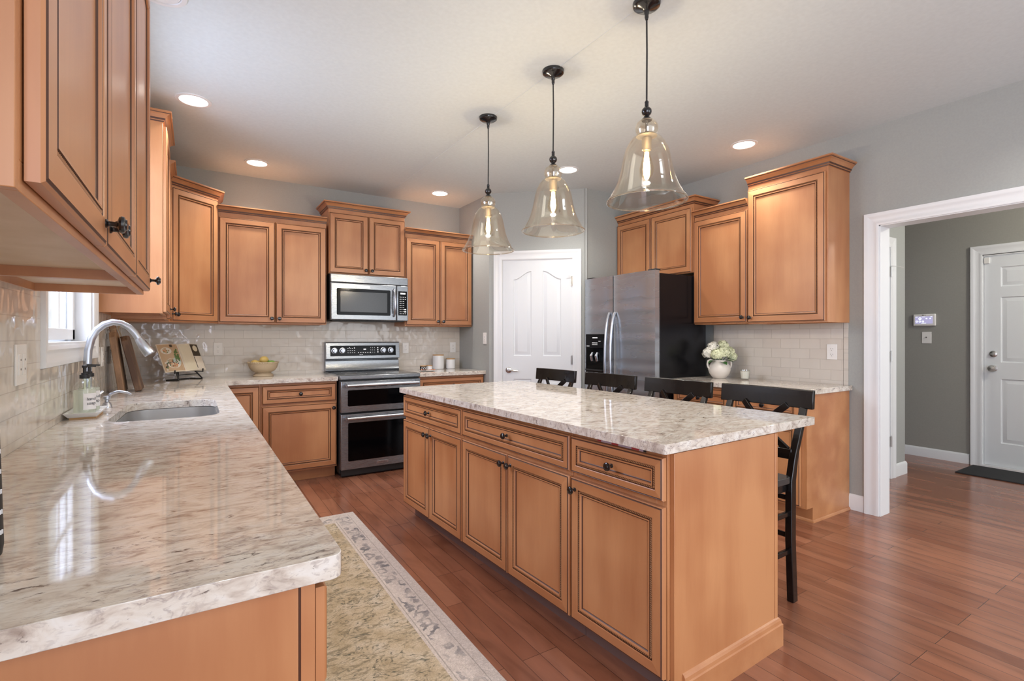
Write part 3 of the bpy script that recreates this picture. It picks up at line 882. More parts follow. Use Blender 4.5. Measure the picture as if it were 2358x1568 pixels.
# back wall uppers, body front y = 4.96
upper('wide wood wall cabinet with two doors above the fruit bowl', .885, .965, .33, (.171, 4.96, 1.385), 0,
      [(.006, .440, 'R'), (.446, .880, 'L')], doorz=(.01, .912), csc=.85)
upper('raised wood wall cabinet above the microwave', .752, .63, .33, (1.076, 4.96, 1.875), 0,
      [(.004, .373, 'R'), (.379, .748, 'L')], crown_path='both', doorz=(.006, .580), csc=.95)
upper('wood wall cabinet with two doors above the white canisters', .772, .965, .33, (1.832, 4.96, 1.385), 0,
      [(.006, .383, 'R'), (.389, .766, 'L')], doorz=(.01, .912), csc=.85)
# right wall uppers, body front x = 3.79
upper('wood wall cabinet with two doors above the refrigerator', .955, .63, .307, (3.79, 3.892, 1.85), -R90,
      [(.004, .460, 'R'), (.470, .938, 'L')], crown_path='right', doorz=(.006, .585), csc=.95)
upper('lower wood wall cabinet between the refrigerator cabinet and the tallest right one', .515, .965, .307, (3.79, 2.930, 1.38), -R90,
      [(.004, .511, 'R')], doorz=(.01, .918), csc=.85)
upper('tall wood wall cabinet at the end of the right wall beside the hall opening', .607, 1.12, .307, (3.79, 2.413, 1.375), -R90,
      [(.004, .592, 'L')], crown_path='right', doorz=(.01, 1.07), csc=.98)


def base_cab(label, w, d, loc, rz, drawers, doors, h=.874, group=None, name='base_cabinet', end=None, toe='maple', dz=(.698, .856), doorz=(.115, .680), fr=.05, dfr=.040, toe_in=.075):
    t = thing(name, label, 'cabinet', loc, rz, group)
    mb = MB(); e = .018
    mb.box(0, e, 0, d, .10, h).box(w - e, w, 0, d, .10, h).box(e, w - e, d - .012, d, 0, h).box(e, w - e, .02, d - .012, .10, .118).box(e, w - e, .02, d - .012, h - .012, h)
    mb.box(e, w - e, 0, .02, .10, .13).box(e, w - e, 0, .02, h - .03, h).box(e, .045, 0, .02, .13, h - .03).box(w - .045, w - e, 0, .02, .13, h - .03)
    if drawers: mb.box(.045, w - .045, 0, .02, .672, .705)
    mb.build('cabinet_body', 'maple', t, bevel=.001)
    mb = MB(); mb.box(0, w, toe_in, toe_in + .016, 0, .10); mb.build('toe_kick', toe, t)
    for x0, x1 in drawers:
        door_front('drawer', x1 - x0, dz[1] - dz[0], t, (x0, -.003, dz[0]), fr=dfr, knob=((x1 - x0) / 2, (dz[1] - dz[0]) / 2))
    for x0, x1, ks in doors:
        kz = doorz[1] - doorz[0] - .045
        kn = None if not ks else ((.028, kz) if ks == 'L' else (x1 - x0 - .028, kz))
        door_front('cabinet_door', x1 - x0, doorz[1] - doorz[0], t, (x0, -.003, doorz[0]), fr=fr, knob=kn)
    return t


# back wall bases: body front y = 4.705
c = base_cab('corner wood base cabinet door half hidden by the sink counter', .30, .58, (.172, 4.705, 0), 0, [], [(.02, .288, None)], doorz=(.115, .856))
base_cab('wood base cabinet with one drawer and one door left of the range', .618, .58, (.474, 4.705, 0), 0, [(.006, .608)], [(.006, .612, 'R')])
base_cab('wood base cabinet right of the range under the canisters', .742, .58, (1.872, 4.705, 0), 0, [(.006, .735)], [(.006, .366, 'R'), (.372, .735, 'L')])
# left run bases, body front x = .165, faces +x
b0 = base_cab('wood base cabinet at the near end of the sink counter with plain side panel', .76, .64, (.165, .862, 0), R90, [(.006, .754)], [(.006, .377, 'R'), (.383, .754, 'L')])
mb = MB(); mb.box(-.012, 0, .026, .64, 0, .874); mb.build('side_panel', 'maple', b0, bevel=.002)
mb = MB(); mb.box(-.004, 0, .0, .021, .10, .874); mb.build('face_stile', 'maple', b0)
mb = MB(); mb.box(-.002, 0, .021, .026, .10, .874); mb.build('panel_groove', 'glaze', b0)
base_cab('wood base cabinet under the counter left of the sink base', .86, .64, (.165, 1.624, 0), R90, [(.006, .854)], [(.006, .427, 'R'), (.433, .854, 'L')])
t = thing('sink_base_cabinet', 'wood base cabinet under the sink', 'cabinet', (.165, 2.486, 0), R90)
mb = MB(); mb.box(0, .018, 0, .64, .10, .874).box(1.032, 1.05, 0, .64, .10, .874).box(.018, 1.032, 0, .02, .10, .874).box(.018, 1.032, .02, .64, .10, .118)
mb.build('cabinet_body', 'maple', t)
mb = MB(); mb.box(0, 1.05, .075, .091, 0, .10); mb.build('toe_kick', 'maple', t)
for a, b, ks in ((.006, .522, 'R'), (.528, 1.044, 'L')):
    door_front('cabinet_door', b - a, .565, t, (a, 0, .115), knob=(.028 if ks == 'L' else b - a - .028, .52))
door_front('drawer', 1.038, .158, t, (.006, 0, .698), fr=.04)
base_cab('wood base cabinet between the sink base and the back corner', 1.11, .64, (.165, 3.538, 0), R90, [(.006, 1.0)], [(.006, .50, 'R'), (.506, 1.0, 'L')])

# right run bases, body front x = 3.50, faces -x
base_cab('wood base cabinet with drawer next to the refrigerator side', .548, .59, (3.50, 2.915, 0), -R90, [(.006, .540)], [(.006, .540, 'R')])
b3 = base_cab('wood base cabinet with plain side panel at the end of the right counter', .555, .59, (3.50, 2.365, 0), -R90, [(.006, .525)], [(.006, .525, 'L')])
mb = MB(); mb.prism([[(-.001, .102), (-.001, .874), (.590, .874), (.590, 0), (.075, 0), (.075, .102)]], 0, .006)
o = mb.build('side_panel', 'maple', b3); o.matrix_local = Matrix(((0, 0, 1, .555), (1, 0, 0, 0), (0, 1, 0, 0), (0, 0, 0, 1)))
mb = MB(); mb.sweep([(.0, .075), (.561, .075), (.561, .59)], [(0, 0), (.012, 0), (.010, .010), (.004, .018), (0, .018)]) 
mb.build('shoe_molding', 'maple_rail', b3)

# ------------------------------------------------------------------ worktops
def rr(pts, corners, r=.02, n=5):
    """round the listed corner indices of a ccw polygon"""
    out = []
    N = len(pts)
    for i, p in enumerate(pts):
        if i not in corners: out.append(p); continue
        p = Vector(p); a = (Vector(pts[i - 1]) - p).normalized(); b = (Vector(pts[(i + 1) % N]) - p).normalized()
        s = p + a * r; e = p + b * r
        for k in range(n + 1):
            u = k / n
            q = s * (1 - u) ** 2 + p * 2 * u * (1 - u) + e * u ** 2
            out.append((q.x, q.y))
    return out


ZT = .914
SX0, SX1, SY0, SY1 = -.315, .100, 2.64, 3.36
hole = rr([(SX0, SY0), (SX0 + .02, SY1), (SX1, SY1), (SX1, SY0)][::-1], (0, 1, 2, 3), .11, 8)
Lp = rr([(XL + T, .84), (.207, .84), (.207, 4.658), (1.094, 4.658), (1.094, YB - T), (XL + T, YB - T)], (1,), .025)
mb = MB(); mb.prism([Lp, hole], ZT - .038, ZT)
tag(mb.build('granite_worktop', 'granite', bevel=.004), 'L-shaped cream granite worktop holding the sink', 'worktop')
mb = MB(); mb.prism([[(1.868, 4.658), (2.640, 4.658), (2.614, 4.72), (2.614, YB - T), (1.868, YB - T)]], ZT - .038, ZT)
tag(mb.build('granite_worktop', 'granite', bevel=.004), 'short cream granite worktop right of the range holding canisters', 'worktop')
mb = MB(); mb.prism([[(3.455, 1.785), (XR - .0005, 1.785), (XR - .0005, 1.81), (XR - T, 1.81), (XR - T, 2.922), (3.455, 2.922)]], ZT - .038, ZT)
tag(mb.build('granite_worktop', 'granite', bevel=.004), 'cream granite worktop under the hydrangea vase on the right wall', 'worktop')

# undermount sink
t = thing('sink', 'undermount stainless sink in the left worktop', 'sink', ((SX0 + SX1) / 2, (SY0 + SY1) / 2, ZT - .04))
cxs, cys = (SX0 + SX1) / 2, (SY0 + SY1) / 2


def srect(g, z, r):
    L = rr([(SX0 - cxs - g, SY0 - cys - g), (SX1 - cxs + g, SY0 - cys - g), (SX1 - cxs + g, SY1 - cys + g), (SX0 - cxs - g + .02, SY1 - cys + g)], (0, 1, 2, 3), r, 8)
    return [(p[0], p[1], z) for p in L]


rings = [srect(.012, 0, .115), srect(-.001, 0, .11), srect(-.006, -.16, .10), srect(-.03, -.20, .09), srect(-.12, -.205, .05)]
mb = MB(); n = len(rings[0])
for a in range(len(rings) - 1): mb.add(rings[a] + rings[a + 1], [(j, n + j, n + (j + 1) % n, (j + 1) % n) for j in range(n)])
mb.add(rings[-1], [tuple(range(n))])
mb.build('basin', 'sinksteel', t)
mb = MB(); mb.lathe([(.045, .0), (.042, .004), (.03, .002), (0, .001)], (0, 0, -.2045), 20); mb.build('drain', 'chrome', t)

# ------------------------------------------------------------------ island
IA = .039
IO = Vector((1.306, 1.124, 0))


def isl(X, Y, z=0):
    c_, s_ = math.cos(IA), math.sin(IA)
    return (IO.x + X * c_ - Y * s_, IO.y + X * s_ + Y * c_, z)


def icab(label, y1, y0, drawers, doors):
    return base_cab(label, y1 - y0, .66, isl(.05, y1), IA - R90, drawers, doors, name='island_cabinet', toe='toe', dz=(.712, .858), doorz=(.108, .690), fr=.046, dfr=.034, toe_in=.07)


icab('island cabinet at the range end with one drawer over two narrow doors', 2.285, 1.436, [(.004, .845)], [(.004, .421, 'R'), (.427, .845, 'L')])
icab('middle island cabinet with a wide drawer over two doors', 1.432, .510, [(.004, .918)], [(.004, .458, 'R'), (.464, .918, 'L')])
i3 = icab('near island cabinet with one drawer over a single door and plain end panel', .506, .030, [(.004, .472)], [(.004, .472, 'L')])
mb = MB(); mb.box(.476, .494, .012, .652, .0, .874).box(.476, .4955, .655, .675, 0, .874); mb.build('end_panel', 'maple', i3, bevel=.0015)
mb = MB(); mb.sweep([(.494, .055), (.494, .675), (.40, .675)], [(0, 0), (.016, 0), (.016, .088), (.012, .092), (.010, .104), (.006, .112), (0, .116)])
mb.build('base_molding', 'maple_rail', i3, smooth=0)
mb = MB(); mb.prism([rr([(0, 0), (1.022, 0), (1.022, 2.287), (0, 2.287)], (0, 1, 2, 3), .008, 3)], ZT - .034, ZT)
o = mb.build('island_worktop', 'granite_i', None, isl(0, 0), IA, bevel=.004)
tag(o, 'long cream granite slab on top of the island', 'worktop')
# striped strip tucked under the slab
mb = MB(); X0 = .044
for a, b, mi in ((.150, .185, 1), (.185, .25, 0), (.25, .285, 1), (.285, .34, 0), (.34, .36, 1), (.13, .15, 0), (.12, .13, 2)):
    mb.box(X0, X0 + .004, a, b, .861, .8785, mi)
t = mb.build('striped_strip', ['lilac', 'red', 'matblk'], None, isl(0, 0), IA)
tag(t, 'thin lilac and red strip tucked under the edge of the island slab', 'strip')

# ------------------------------------------------------------------ bar stools
def make_stool(label, X, Y):
    t = thing('bar_stool', label, 'stool', isl(X, Y), IA - R90, 'black cross-back stools along the island')
    # local: faces -y, back at +y
    # seat
    n = 12
    pts = []
    for (px, py, r_) in ((-.205, -.185, .06), (.205, -.185, .06), (.215, .185, .05), (-.215, .185, .05)): pts.append((px, py))
    poly = rr(pts, (0, 1, 2, 3), .05, 5)
    mb = MB(); mb.prism([poly], .575, .605); mb.build('seat', 'seatblk', t, bevel=.010, bseg=3)
    mb = MB(); mb.box(-.185, .185, -.165, -.143, .53, .575).box(-.185, .185, .15, .172, .53, .575).box(-.19, -.168, -.15, .16, .53, .575).box(.168, .19, -.15, .16, .53, .575)
    mb.build('apron', 'espresso', t)
    for s in (-1, 1):
        mb = MB(); mb.bar((s * .185, -.158, .575), (s * .195, -.170, 0), .032, .032, up=(0, 1, 0)); mb.build('leg', 'espresso', t, bevel=.003)
        # rear post: floor to crest
        prof = [(0, .205), (.30, .190), (.58, .195), (.70, .226), (.85, .294), (.925, .328)]
        mb = MB(); vs = []; fs = []
        for i, (z, y) in enumerate(prof):
            w = .016; d = .021 if z < .7 else (.016 if z < .9 else .010)
            for sx, sy in ((-1, -1), (1, -1), (1, 1), (-1, 1)): vs.append((s * (.200 - .005 * z) + sx * w, y + sy * d, z))
        for i in range(len(prof) - 1):
            for j in range(4): fs.append((i * 4 + j, i * 4 + (j + 1) % 4, i * 4 + 4 + (j + 1) % 4, i * 4 + 4 + j))
        fs += [(3, 2, 1, 0), tuple(len(vs) - 4 + j for j in range(4))]
        mb.add(vs, fs); mb.build('leg', 'espresso', t, bevel=.003)
    # crest rail, curved
    mb = MB(); vs = []; fs = []; n = 14
    for i in range(n + 1):
        u = -1 + 2 * i / n; x = u * .245; bow = .022 * (1 - u * u)
        for (dy, z) in ((-.012, .915), (.012, .915), (.020, 1.008), (-.004, 1.008)):
            vs.append((x, .318 + bow + dy, z))
    for i in range(n):
        for j in range(4): fs.append((i * 4 + j, i * 4 + 4 + j, i * 4 + 4 + (j + 1) % 4, i * 4 + (j + 1) % 4))
    fs += [(0, 1, 2, 3), (n * 4 + 3, n * 4 + 2, n * 4 + 1, n * 4)]
    mb.add(vs, fs); mb.build('crest_rail', 'espresso', t, bevel=.004)
    mb = MB(); mb.bar((-.19, .225, .70), (.19, .225, .70), .022, .05); mb.build('lower_rail', 'espresso', t, bevel=.003)
    for s in (-1, 1):
        mb = MB(); off = .004 * s
        P = [(s * .115, .325, .925), (0, .283 + off, .815), (-s * .165, .232, .715)]
        mb.bar(P[0], P[1], .034, .014, up=(0, 1, .3)); mb.bar(P[1], P[2], .034, .014, up=(0, 1, .3))
        mb.T = Matrix(); mb.build('cross_brace', 'espresso', t, bevel=.002)
    for (z, yz) in ((.245, 0), (.425, 0)):
        for s in (-1, 1):
            mb = MB(); mb.bar((s * .192, -.165, z), (s * .195, .192, z), .016, .026); mb.build('stretcher', 'espresso', t, bevel=.004)
    for z in (.315, .495):
        mb = MB(); mb.bar((-.19, .192, z), (.19, .192, z), .016, .024); mb.build('stretcher', 'espresso', t, bevel=.004)
    mb = MB(); mb.bar((-.185, -.166, .30), (.185, -.166, .30), .018, .03); mb.build('footrest', 'espresso', t, bevel=.004)
    return t


make_stool('black wooden cross-back bar stool nearest the camera at the island corner', .925, .352)
make_stool('second nearest black cross-back bar stool, in front of the right drawers', .925, .905)
make_stool('black cross-back bar stool in front of the refrigerator', .925, 1.475)
make_stool('farthest black cross-back bar stool in front of the white pantry door', .925, 2.08)

# ------------------------------------------------------------------ refrigerator
FY0, FY1 = 2.932, 3.832
t = thing('refrigerator', 'side-by-side stainless refrigerator with black sides', 'refrigerator', (3.34, FY1, 0), -R90)
W_ = FY1 - FY0
mb = MB(); mb.box(0, W_, .0, .61, .06, 1.815); mb.box(.02, W_ - .02, .03, .6, .0, .06); mb.build('cabinet', 'blk', t, bevel=.003)
spl = .398


def fdoor(x0, x1, name='door'):
    mb = MB(); n = 10; vs = []; fs = []
    prof = []
    for i in range(n + 1):
        u = -1 + 2 * i / n
        prof.append((x0 + (x1 - x0) * i / n, -.058 - .012 * (1 - u ** 4)))
    pts = [(x0, -.004)] + prof + [(x1, -.004)]
    mb.prism([pts[::1]], .07, 1.838)
    return mb.build(name, ['steelf'], t, bevel=.005, smooth=30)


fl = fdoor(.002, spl - .005); fr_ = fdoor(spl + .005, W_ - .002)
# ice and water dispenser
mb = MB(); mb.box(.030, .31, -.074, -.060, 1.165, 1.298).box(.030, .045, -.074, -.060, .925, 1.165).box(.295, .31, -.074, -.060, .925, 1.165).box(.045, .295, -.074, -.060, .925, .955)
dsp = mb.build('dispenser', 'blk', t, bevel=.002)
mb = MB(); mb.box(.045, .295, -.0715, -.066, .955, 1.165); mb.build('dispenser_recess', 'blkglass', dsp)
for dx in (.13, .20):
    mb = MB(); mb.tube([(dx, -.073, 1.12), (dx, -.090, 1.09), (dx, -.078, 1.04)], [.010, .016, .012], 10); mb.build('dispenser_paddle', 'chrome', dsp)
mb = MB(); mb.box(.05, .29, -.10, -.072, .948, .960); mb.build('drip_tray', 'matblk', dsp)
mb = MB()
for (a, b, z, h_) in ((.13, .20, 1.258, .009), (.215, .245, 1.228, .004), (.045, .085, 1.18, .004), (.125, .165, 1.21, .006), (.17, .20, 1.21, .006), (.125, .20, 1.195, .003)):
    mb.box(a, b, -.0755, -.0735, z, z + h_)
mb.build('dispenser_marks', 'digits', dsp)
for hx, s in ((spl - .035, -1), (spl + .035, 1)):
    P = []
    for i in range(15):
        u = i / 14; z = .62 + .875 * u
        P.append((hx, -.072 - .058 * math.sin(PI * u) ** .55 if 0 < u < 1 else -.070, z))
    mb = MB(); mb.tube(P, .0125, 12); mb.build('handle', 'chrome', t)
mb = MB(); mb.box(.01, W_ - .01, -.02, .03, .0, .066); mb.build('kick_grille', 'matblk', t)
mb = MB(); mb.box(.01, .10, -.04, .02, 1.838, 1.852).box(W_ - .10, W_ - .01, -.04, .02, 1.838, 1.852); mb.build('hinge_cover', 'matblk', t, bevel=.003)

# ------------------------------------------------------------------ range
t = thing('range', 'stainless double oven electric range', 'range', (1.103, 4.632, 0))
RW = .757
mb = MB(); mb.box(0, RW, .02, .63, .04, .885); mb.box(.02, RW - .02, .05, .6, 0, .04); mb.build('body', 'matblk', t)
mb = MB(); mb.box(-.004, RW + .004, -.012, .60, .882, .921); mb.build('cooktop_frame', 'steel', t, bevel=.008)
mb = MB(); mb.box(.012, RW - .012, .03, .55, .9213, .9225); ct = mb.build('cooktop_glass', 'blkglass', t)
mb = MB()
for (bx, by, br) in ((.19, .17, .10), (.57, .17, .085), (.19, .42, .075), (.57, .42, .10)):
    mb.lathe([(br, .9226), (br, .9229), (br - .003, .9229), (br - .003, .9226)], (bx, by, 0), 40, closed=True)
mb.build('burner_ring', 'greyprint', ct)


def oven_door(z0, z1, wx0, wx1, wz0, wz1):
    mb = MB(); mb.T = Matrix(((1, 0, 0, 0), (0, 0, 1, 0), (0, 1, 0, 0), (0, 0, 0, 1)))
    mb.prism([[(.002, z0), (RW - .002, z0), (RW - .002, z1), (.002, z1)]], -.028, .018)
    mb.f = [tuple(reversed(f)) for f in mb.f]
    o = mb.build('oven_door', 'steel', t, bevel=.004)
    mb = MB(); mb.T = Matrix(((1, 0, 0, 0), (0, 0, 1, 0), (0, 1, 0, 0), (0, 0, 0, 1)))
    mb.prism([rr([(wx0, wz0), (wx1, wz0), (wx1, wz1), (wx0, wz1)], (0, 1, 2, 3), .012, 4)], -.0296, -.027)
    mb.f = [tuple(reversed(f)) for f in mb.f]
    mb.build('oven_window', 'blkglass', o)
    hz = z1 - .033
    mb = MB(); mb.tube([(.045, -.078, hz), (RW - .045, -.078, hz)], .0135, 14)
    for hx in (.045, RW - .045):
        mb.tube([(hx, -.028, hz + .004), (hx, -.078, hz)], [.020, .014], 12); mb.lathe([(.017, 0), (.017, .008), (0, .010)], (hx, -.078, hz), 12, axis='x')
    mb.build('handle', 'chrome', o)
    return o


od1 = oven_door(.590, .868, .062, RW - .062, .645, .790)
od2 = oven_door(.075, .572, .065, RW - .065, .150, .495)
mb = MB()
for i in range(5): mb.box(.13 + i * .11, .13 + i * .11 + .075, -.0292, -.0275, .812, .817)
mb.build('vent_slots', 'matblk', od1)
mb = MB(); mb.box(.325, .435, -.0305, -.028, .098, .122); bd = mb.build('badge', 'chrome', od2, bevel=.001)
text_mesh('badge_lettering', 'KitchenAid', .017, 'ink', od2, (.38, -.031, .110), (R90, 0, 0))
mb = MB(); mb.box(.01, RW - .01, -.005, .03, .018, .072); mb.build('kick_panel', 'matblk', t)
# backguard
mb = MB()
prof = [(.60, .921), (.585, .921), (.575, .935), (.590, .96), (.592, 1.030), (.610, 1.034), (.610, 1.042), (.560, 1.050), (.578, 1.212), (.590, 1.220), (.645, 1.220), (.645, .921)]
mb.T = Matrix(((0, 0, 1, 0), (1, 0, 0, 0), (0, 1, 0, 0), (0, 0, 0, 1)))
mb.prism([prof], .0, RW)
bgd = mb.build('backguard', 'steel', t, bevel=.003)


def onbg(x, z, out=0):       # point on the sloping control face
    u = (z - 1.050) / (1.212 - 1.050)
    return (x, .560 + .018 * u - out, z)


mb = MB(); a = [onbg(.042, 1.078, .002), onbg(.715, 1.078, .002), onbg(.715, 1.182, .002), onbg(.042, 1.182, .002)]
b = [(p[0], p[1] + .004, p[2]) for p in a]
mb.add(a + b, [(0, 1, 2, 3), (7, 6, 5, 4), (0, 4, 5, 1), (1, 5, 6, 2), (2, 6, 7, 3), (3, 7, 4, 0)])
cp = mb.build('control_panel', 'blkglass', bgd)
for kx in (.082, .160, .580, .660):
    p = onbg(kx, 1.132, .002)
    mb = MB(); mb.lathe([(.030, 0), (.030, .003), (.024, .004), (.022, .022), (.019, .026), (0, .027)], p, 20, axis='y'); mb.box(p[0] - .005, p[0] + .005, p[1] - .034, p[1] - .024, p[2] - .02, p[2] + .02)
    mb.build('control_knob', 'chrome', cp)
mb = MB()
for (x0, z0, nx, nz, sx, sz, w, h_) in ((.21, 1.108, 4, 3, .022, .022, .010, .004), (.315, 1.108, 6, 1, .024, 1, .010, .006), (.445, 1.105, 3, 4, .020, .018, .005, .004), (.515, 1.11, 1, 3, 1, .022, .012, .009), (.372, 1.138, 1, 1, 1, 1, .026, .012), (.225, 1.160, 2, 1, .05, 1, .010, .004), (.33, 1.088, 2, 1, .02, 1, .014, .004)):
    for i in range(nx):
        for j in range(nz):
            p = onbg(x0 + i * sx, z0 + j * sz, .0028); mb.box(p[0], p[0] + w, p[1], p[1] + .001, p[2], p[2] + h_)
mb.build('panel_markings', 'digits', cp)

# ------------------------------------------------------------------ microwave
t = thing('microwave', 'stainless over-the-range microwave with black window', 'microwave', (1.078, 4.90, 1.433))
MWW = .765; MH = .436
mb = MB(); mb.box(.004, MWW - .004, .03, .375, .0, MH); mb.build('case', 'matblk', t, bevel=.003)
mb = MB(); mb.box(0.004, MWW, .0, .032, MH - .078, MH); mb.build('vent_cover', 'steel', t, bevel=.006)
mb = MB(); mb.box(0.004, .642, -.006, .03, .0, MH - .082); md = mb.build('door', 'steel', t, bevel=.008)
mb = MB(); mb.T = Matrix(((1, 0, 0, 0), (0, 0, 1, 0), (0, 1, 0, 0), (0, 0, 0, 1)))
mb.prism([rr([(.058, .048), (.580, .048), (.580, .302), (.058, .302)], (0, 1, 2, 3), .014, 4)], -.0075, -.005); mb.f = [tuple(reversed(f)) for f in mb.f]
mb.build('window', 'blkglass', md)
mb = MB(); mb.box(.092, .545, -.0079, -.0070, .078, .272); mb.build('window_mesh', plain('dark mesh glass', (.012, .012, .0125), .16), md)
P = [(.612, -.010, .045), (.612, -.035, .065), (.612, -.050, .12), (.612, -.054, .175), (.612, -.050, .235), (.612, -.035, .295), (.612, -.010, .315)]
mb = MB(); mb.tube(P, [.010, .011, .011, .011, .011, .011, .010], 12); mb.build('handle', 'chrome', md)
mb = MB(); mb.box(.246, .372, -.0075, -.005, .312, .334); mb.build('badge', 'chrome', md)
text_mesh('badge_lettering', 'KitchenAid', .016, 'ink', md, (.309, -.0078, .323), (R90, 0, 0))
mb = MB(); mb.box(.645, MWW, -.004, .03, 0.0, MH - .082); cpn = mb.build('control_side', 'steel', t, bevel=.006)
mb = MB(); mb.box(.660, .752, -.0055, -.003, .055, .300); cp = mb.build('control_panel', 'blkglass', cpn, bevel=.001)
mb = MB(); mb.box(.682, .735, -.0063, -.005, .268, .284)
for i in range(4):
    for j in range(9):
        if 3 <= j <= 6 and i == 3: continue
        mb.box(.676 + i * .018, .676 + i * .018 + .009, -.0063, -.005, .070 + j * .021, .070 + j * .021 + .005)
mb.box(.725, .742, -.0064, -.005, .110, .122).box(.725, .742, -.0064, -.005, .088, .100)
mb.build('panel_markings', 'digits', cp)
mb = MB(); mb.box(.03, MWW - .03, .04, .34, -.008, 0); mb.build('light_lens_panel', 'matblk', t)

# ------------------------------------------------------------------ rug and mat
mb = MB(); mb.box(-.3825, .3825, -1.24, 1.24, 0, .009)
o = mb.build('runner_rug', 'rug', None, (.585, 2.44, .0005), bevel=.003)
tag(o, 'faded beige and olive patterned runner rug between counter and island', 'rug')
mb = MB(); mb.box(6.02, 6.50, .75, 1.76, .0005, .010)
tag(mb.build('door_mat', 'matrubber', bevel=.003), 'black door mat before the far hall door', 'mat')

# ------------------------------------------------------------------ outlets, switches, keypad
def outlet(label, loc, rz, kind='outlet', w=.072, h=.117, group=None):
    nm = 'wall_outlet' if kind == 'outlet' else 'light_switch'
    t = thing(nm, label, 'outlet' if kind == 'outlet' else 'switch', loc, rz, group)
    mb = MB(); mb.box(-w / 2, w / 2, -.006, 0, -h / 2, h / 2); mb.build('cover_plate', 'plate', t, bevel=.002)
    if kind == 'outlet':
        for z in (-.021, .021):
            mb = MB(); mb.lathe([(.0165, 0), (.0165, .0075), (0, .0078)], (0, 0, z), 20, axis='y'); r = mb.build('receptacle', 'plate', t)
            mb = MB(); mb.box(-.0075, -.0055, -.0085, -.007, z - .001, z + .007).box(.0055, .0075, -.0085, -.007, z, z + .006).box(-.002, .002, -.0085, -.007, z - .011, z - .007); mb.build('slots', 'slot', r)
    elif kind == 'toggle':
        mb = MB(); mb.bar((0, -.006, 0), (0, -.018, .006), .009, .008); mb.build('toggle', 'slot' if w > .075 else 'plate', t)
    else:
        n = 2 if w > .1 else 1
        for i in range(n):
            cx_ = 0 if n == 1 else (-.023 + .046 * i)
            mb = MB(); mb.box(cx_ - .016, cx_ + .016, -.009, -.005, -.034, .034); mb.build('rocker', 'plate', t, bevel=.001)
            mb = MB(); mb.box(cx_ - .003, cx_ + .003, -.0097, -.0088, -.018, -.012).box(cx_ - .003, cx_ + .003, -.0097, -.0088, .012, .018); mb.build('rocker_marks', 'slot', t)
    return t


outlet('double white wall plate on the left tiles before the sink window', (XL + T, 2.207, 1.18), R90, 'rocker', .115, .13)
outlet('white wall plate on the left tiles just past the sink window', (XL + T, 3.90, 1.15), R90, 'rocker')
outlet('white wall plate on the left tiles behind the cutting boards', (XL + T, 4.22, 1.15), R90, 'rocker')
outlet('white outlet on the back tiles between the cookbook and the fruit bowl', (.181, YB - T, 1.163), 0)
outlet('white outlet on the back tiles just right of the range', (1.957, YB - T, 1.150), 0)
outlet('white rocker plate on the back tiles above the canisters', (2.529, YB - T, 1.152), 0, 'gfi')
outlet('white outlet on the right wall tiles near the hall opening', (XR - T, 1.922, 1.157), -R90)
outlet('white light switch beside the pantry door', (2.616, 4.673, 1.256), -R90, 'rocker', .072, .12)
outlet('white square switch plate under the keypad in the hall', (6.55, 2.146, 1.264), -R90, 'toggle', .082, .122)
t = thing('security_keypad', 'white touchscreen keypad with a lit lavender screen on the hall wall', 'keypad', (6.55, 2.161, 1.451), -R90)
mb = MB(); mb.box(-.096, .096, -.026, 0, -.062, .062); mb.build('housing', 'plate', t, bevel=.006)
mb = MB(); mb.box(-.078, .074, -.0272, -.025, -.040, .038); s_ = mb.build('screen', 'screen', t)
mb = MB()
for (x, z, r) in ((-.035, .014, .013), (-.062, -.016, .0095), (-.036, -.016, .0095), (-.009, -.016, .0095), (.022, .014, .007), (.053, .014, .007)):
    mb.lathe([(r, 0), (r, .0006), (r * .5, .0006), (r * .5, 0)], (x, -.0272, z), 16, axis='y', closed=True)
mb.box(-.074, -.056, -.028, -.027, .029, .034).box(-.015, .012, -.028, -.027, .030, .034).box(.055, .070, -.028, -.027, .030, .035).box(-.022, .018, -.028, -.027, -.037, -.033)
mb.build('screen_icons', 'screenicon', s_)
mb = MB(); mb.lathe([(.006, 0), (.006, .003), (0, .0032)], (-.008, -.026, .050), 10, axis='y'); mb.lathe([(.004, 0), (.004, .003), (0, .0032)], (.010, -.026, .050), 10, axis='y'); mb.build('sensor_lens', 'slot', t)

# ------------------------------------------------------------------ pendants
BELL = [(.170, .000), (.176, -.001), (.178, .002), (.176, .006), (.1655, .018), (.157, .034), (.143, .058), (.129, .092), (.119, .125), (.112, .158), (.104, .20), (.094, .234), (.080, .262),
        (.064, .283), (.050, .293), (.0445, .300), (.047, .308), (.0505, .322), (.050, .338), (.043, .353), (.030, .364), (.022, .368)]
gcol = M['glass_amber']


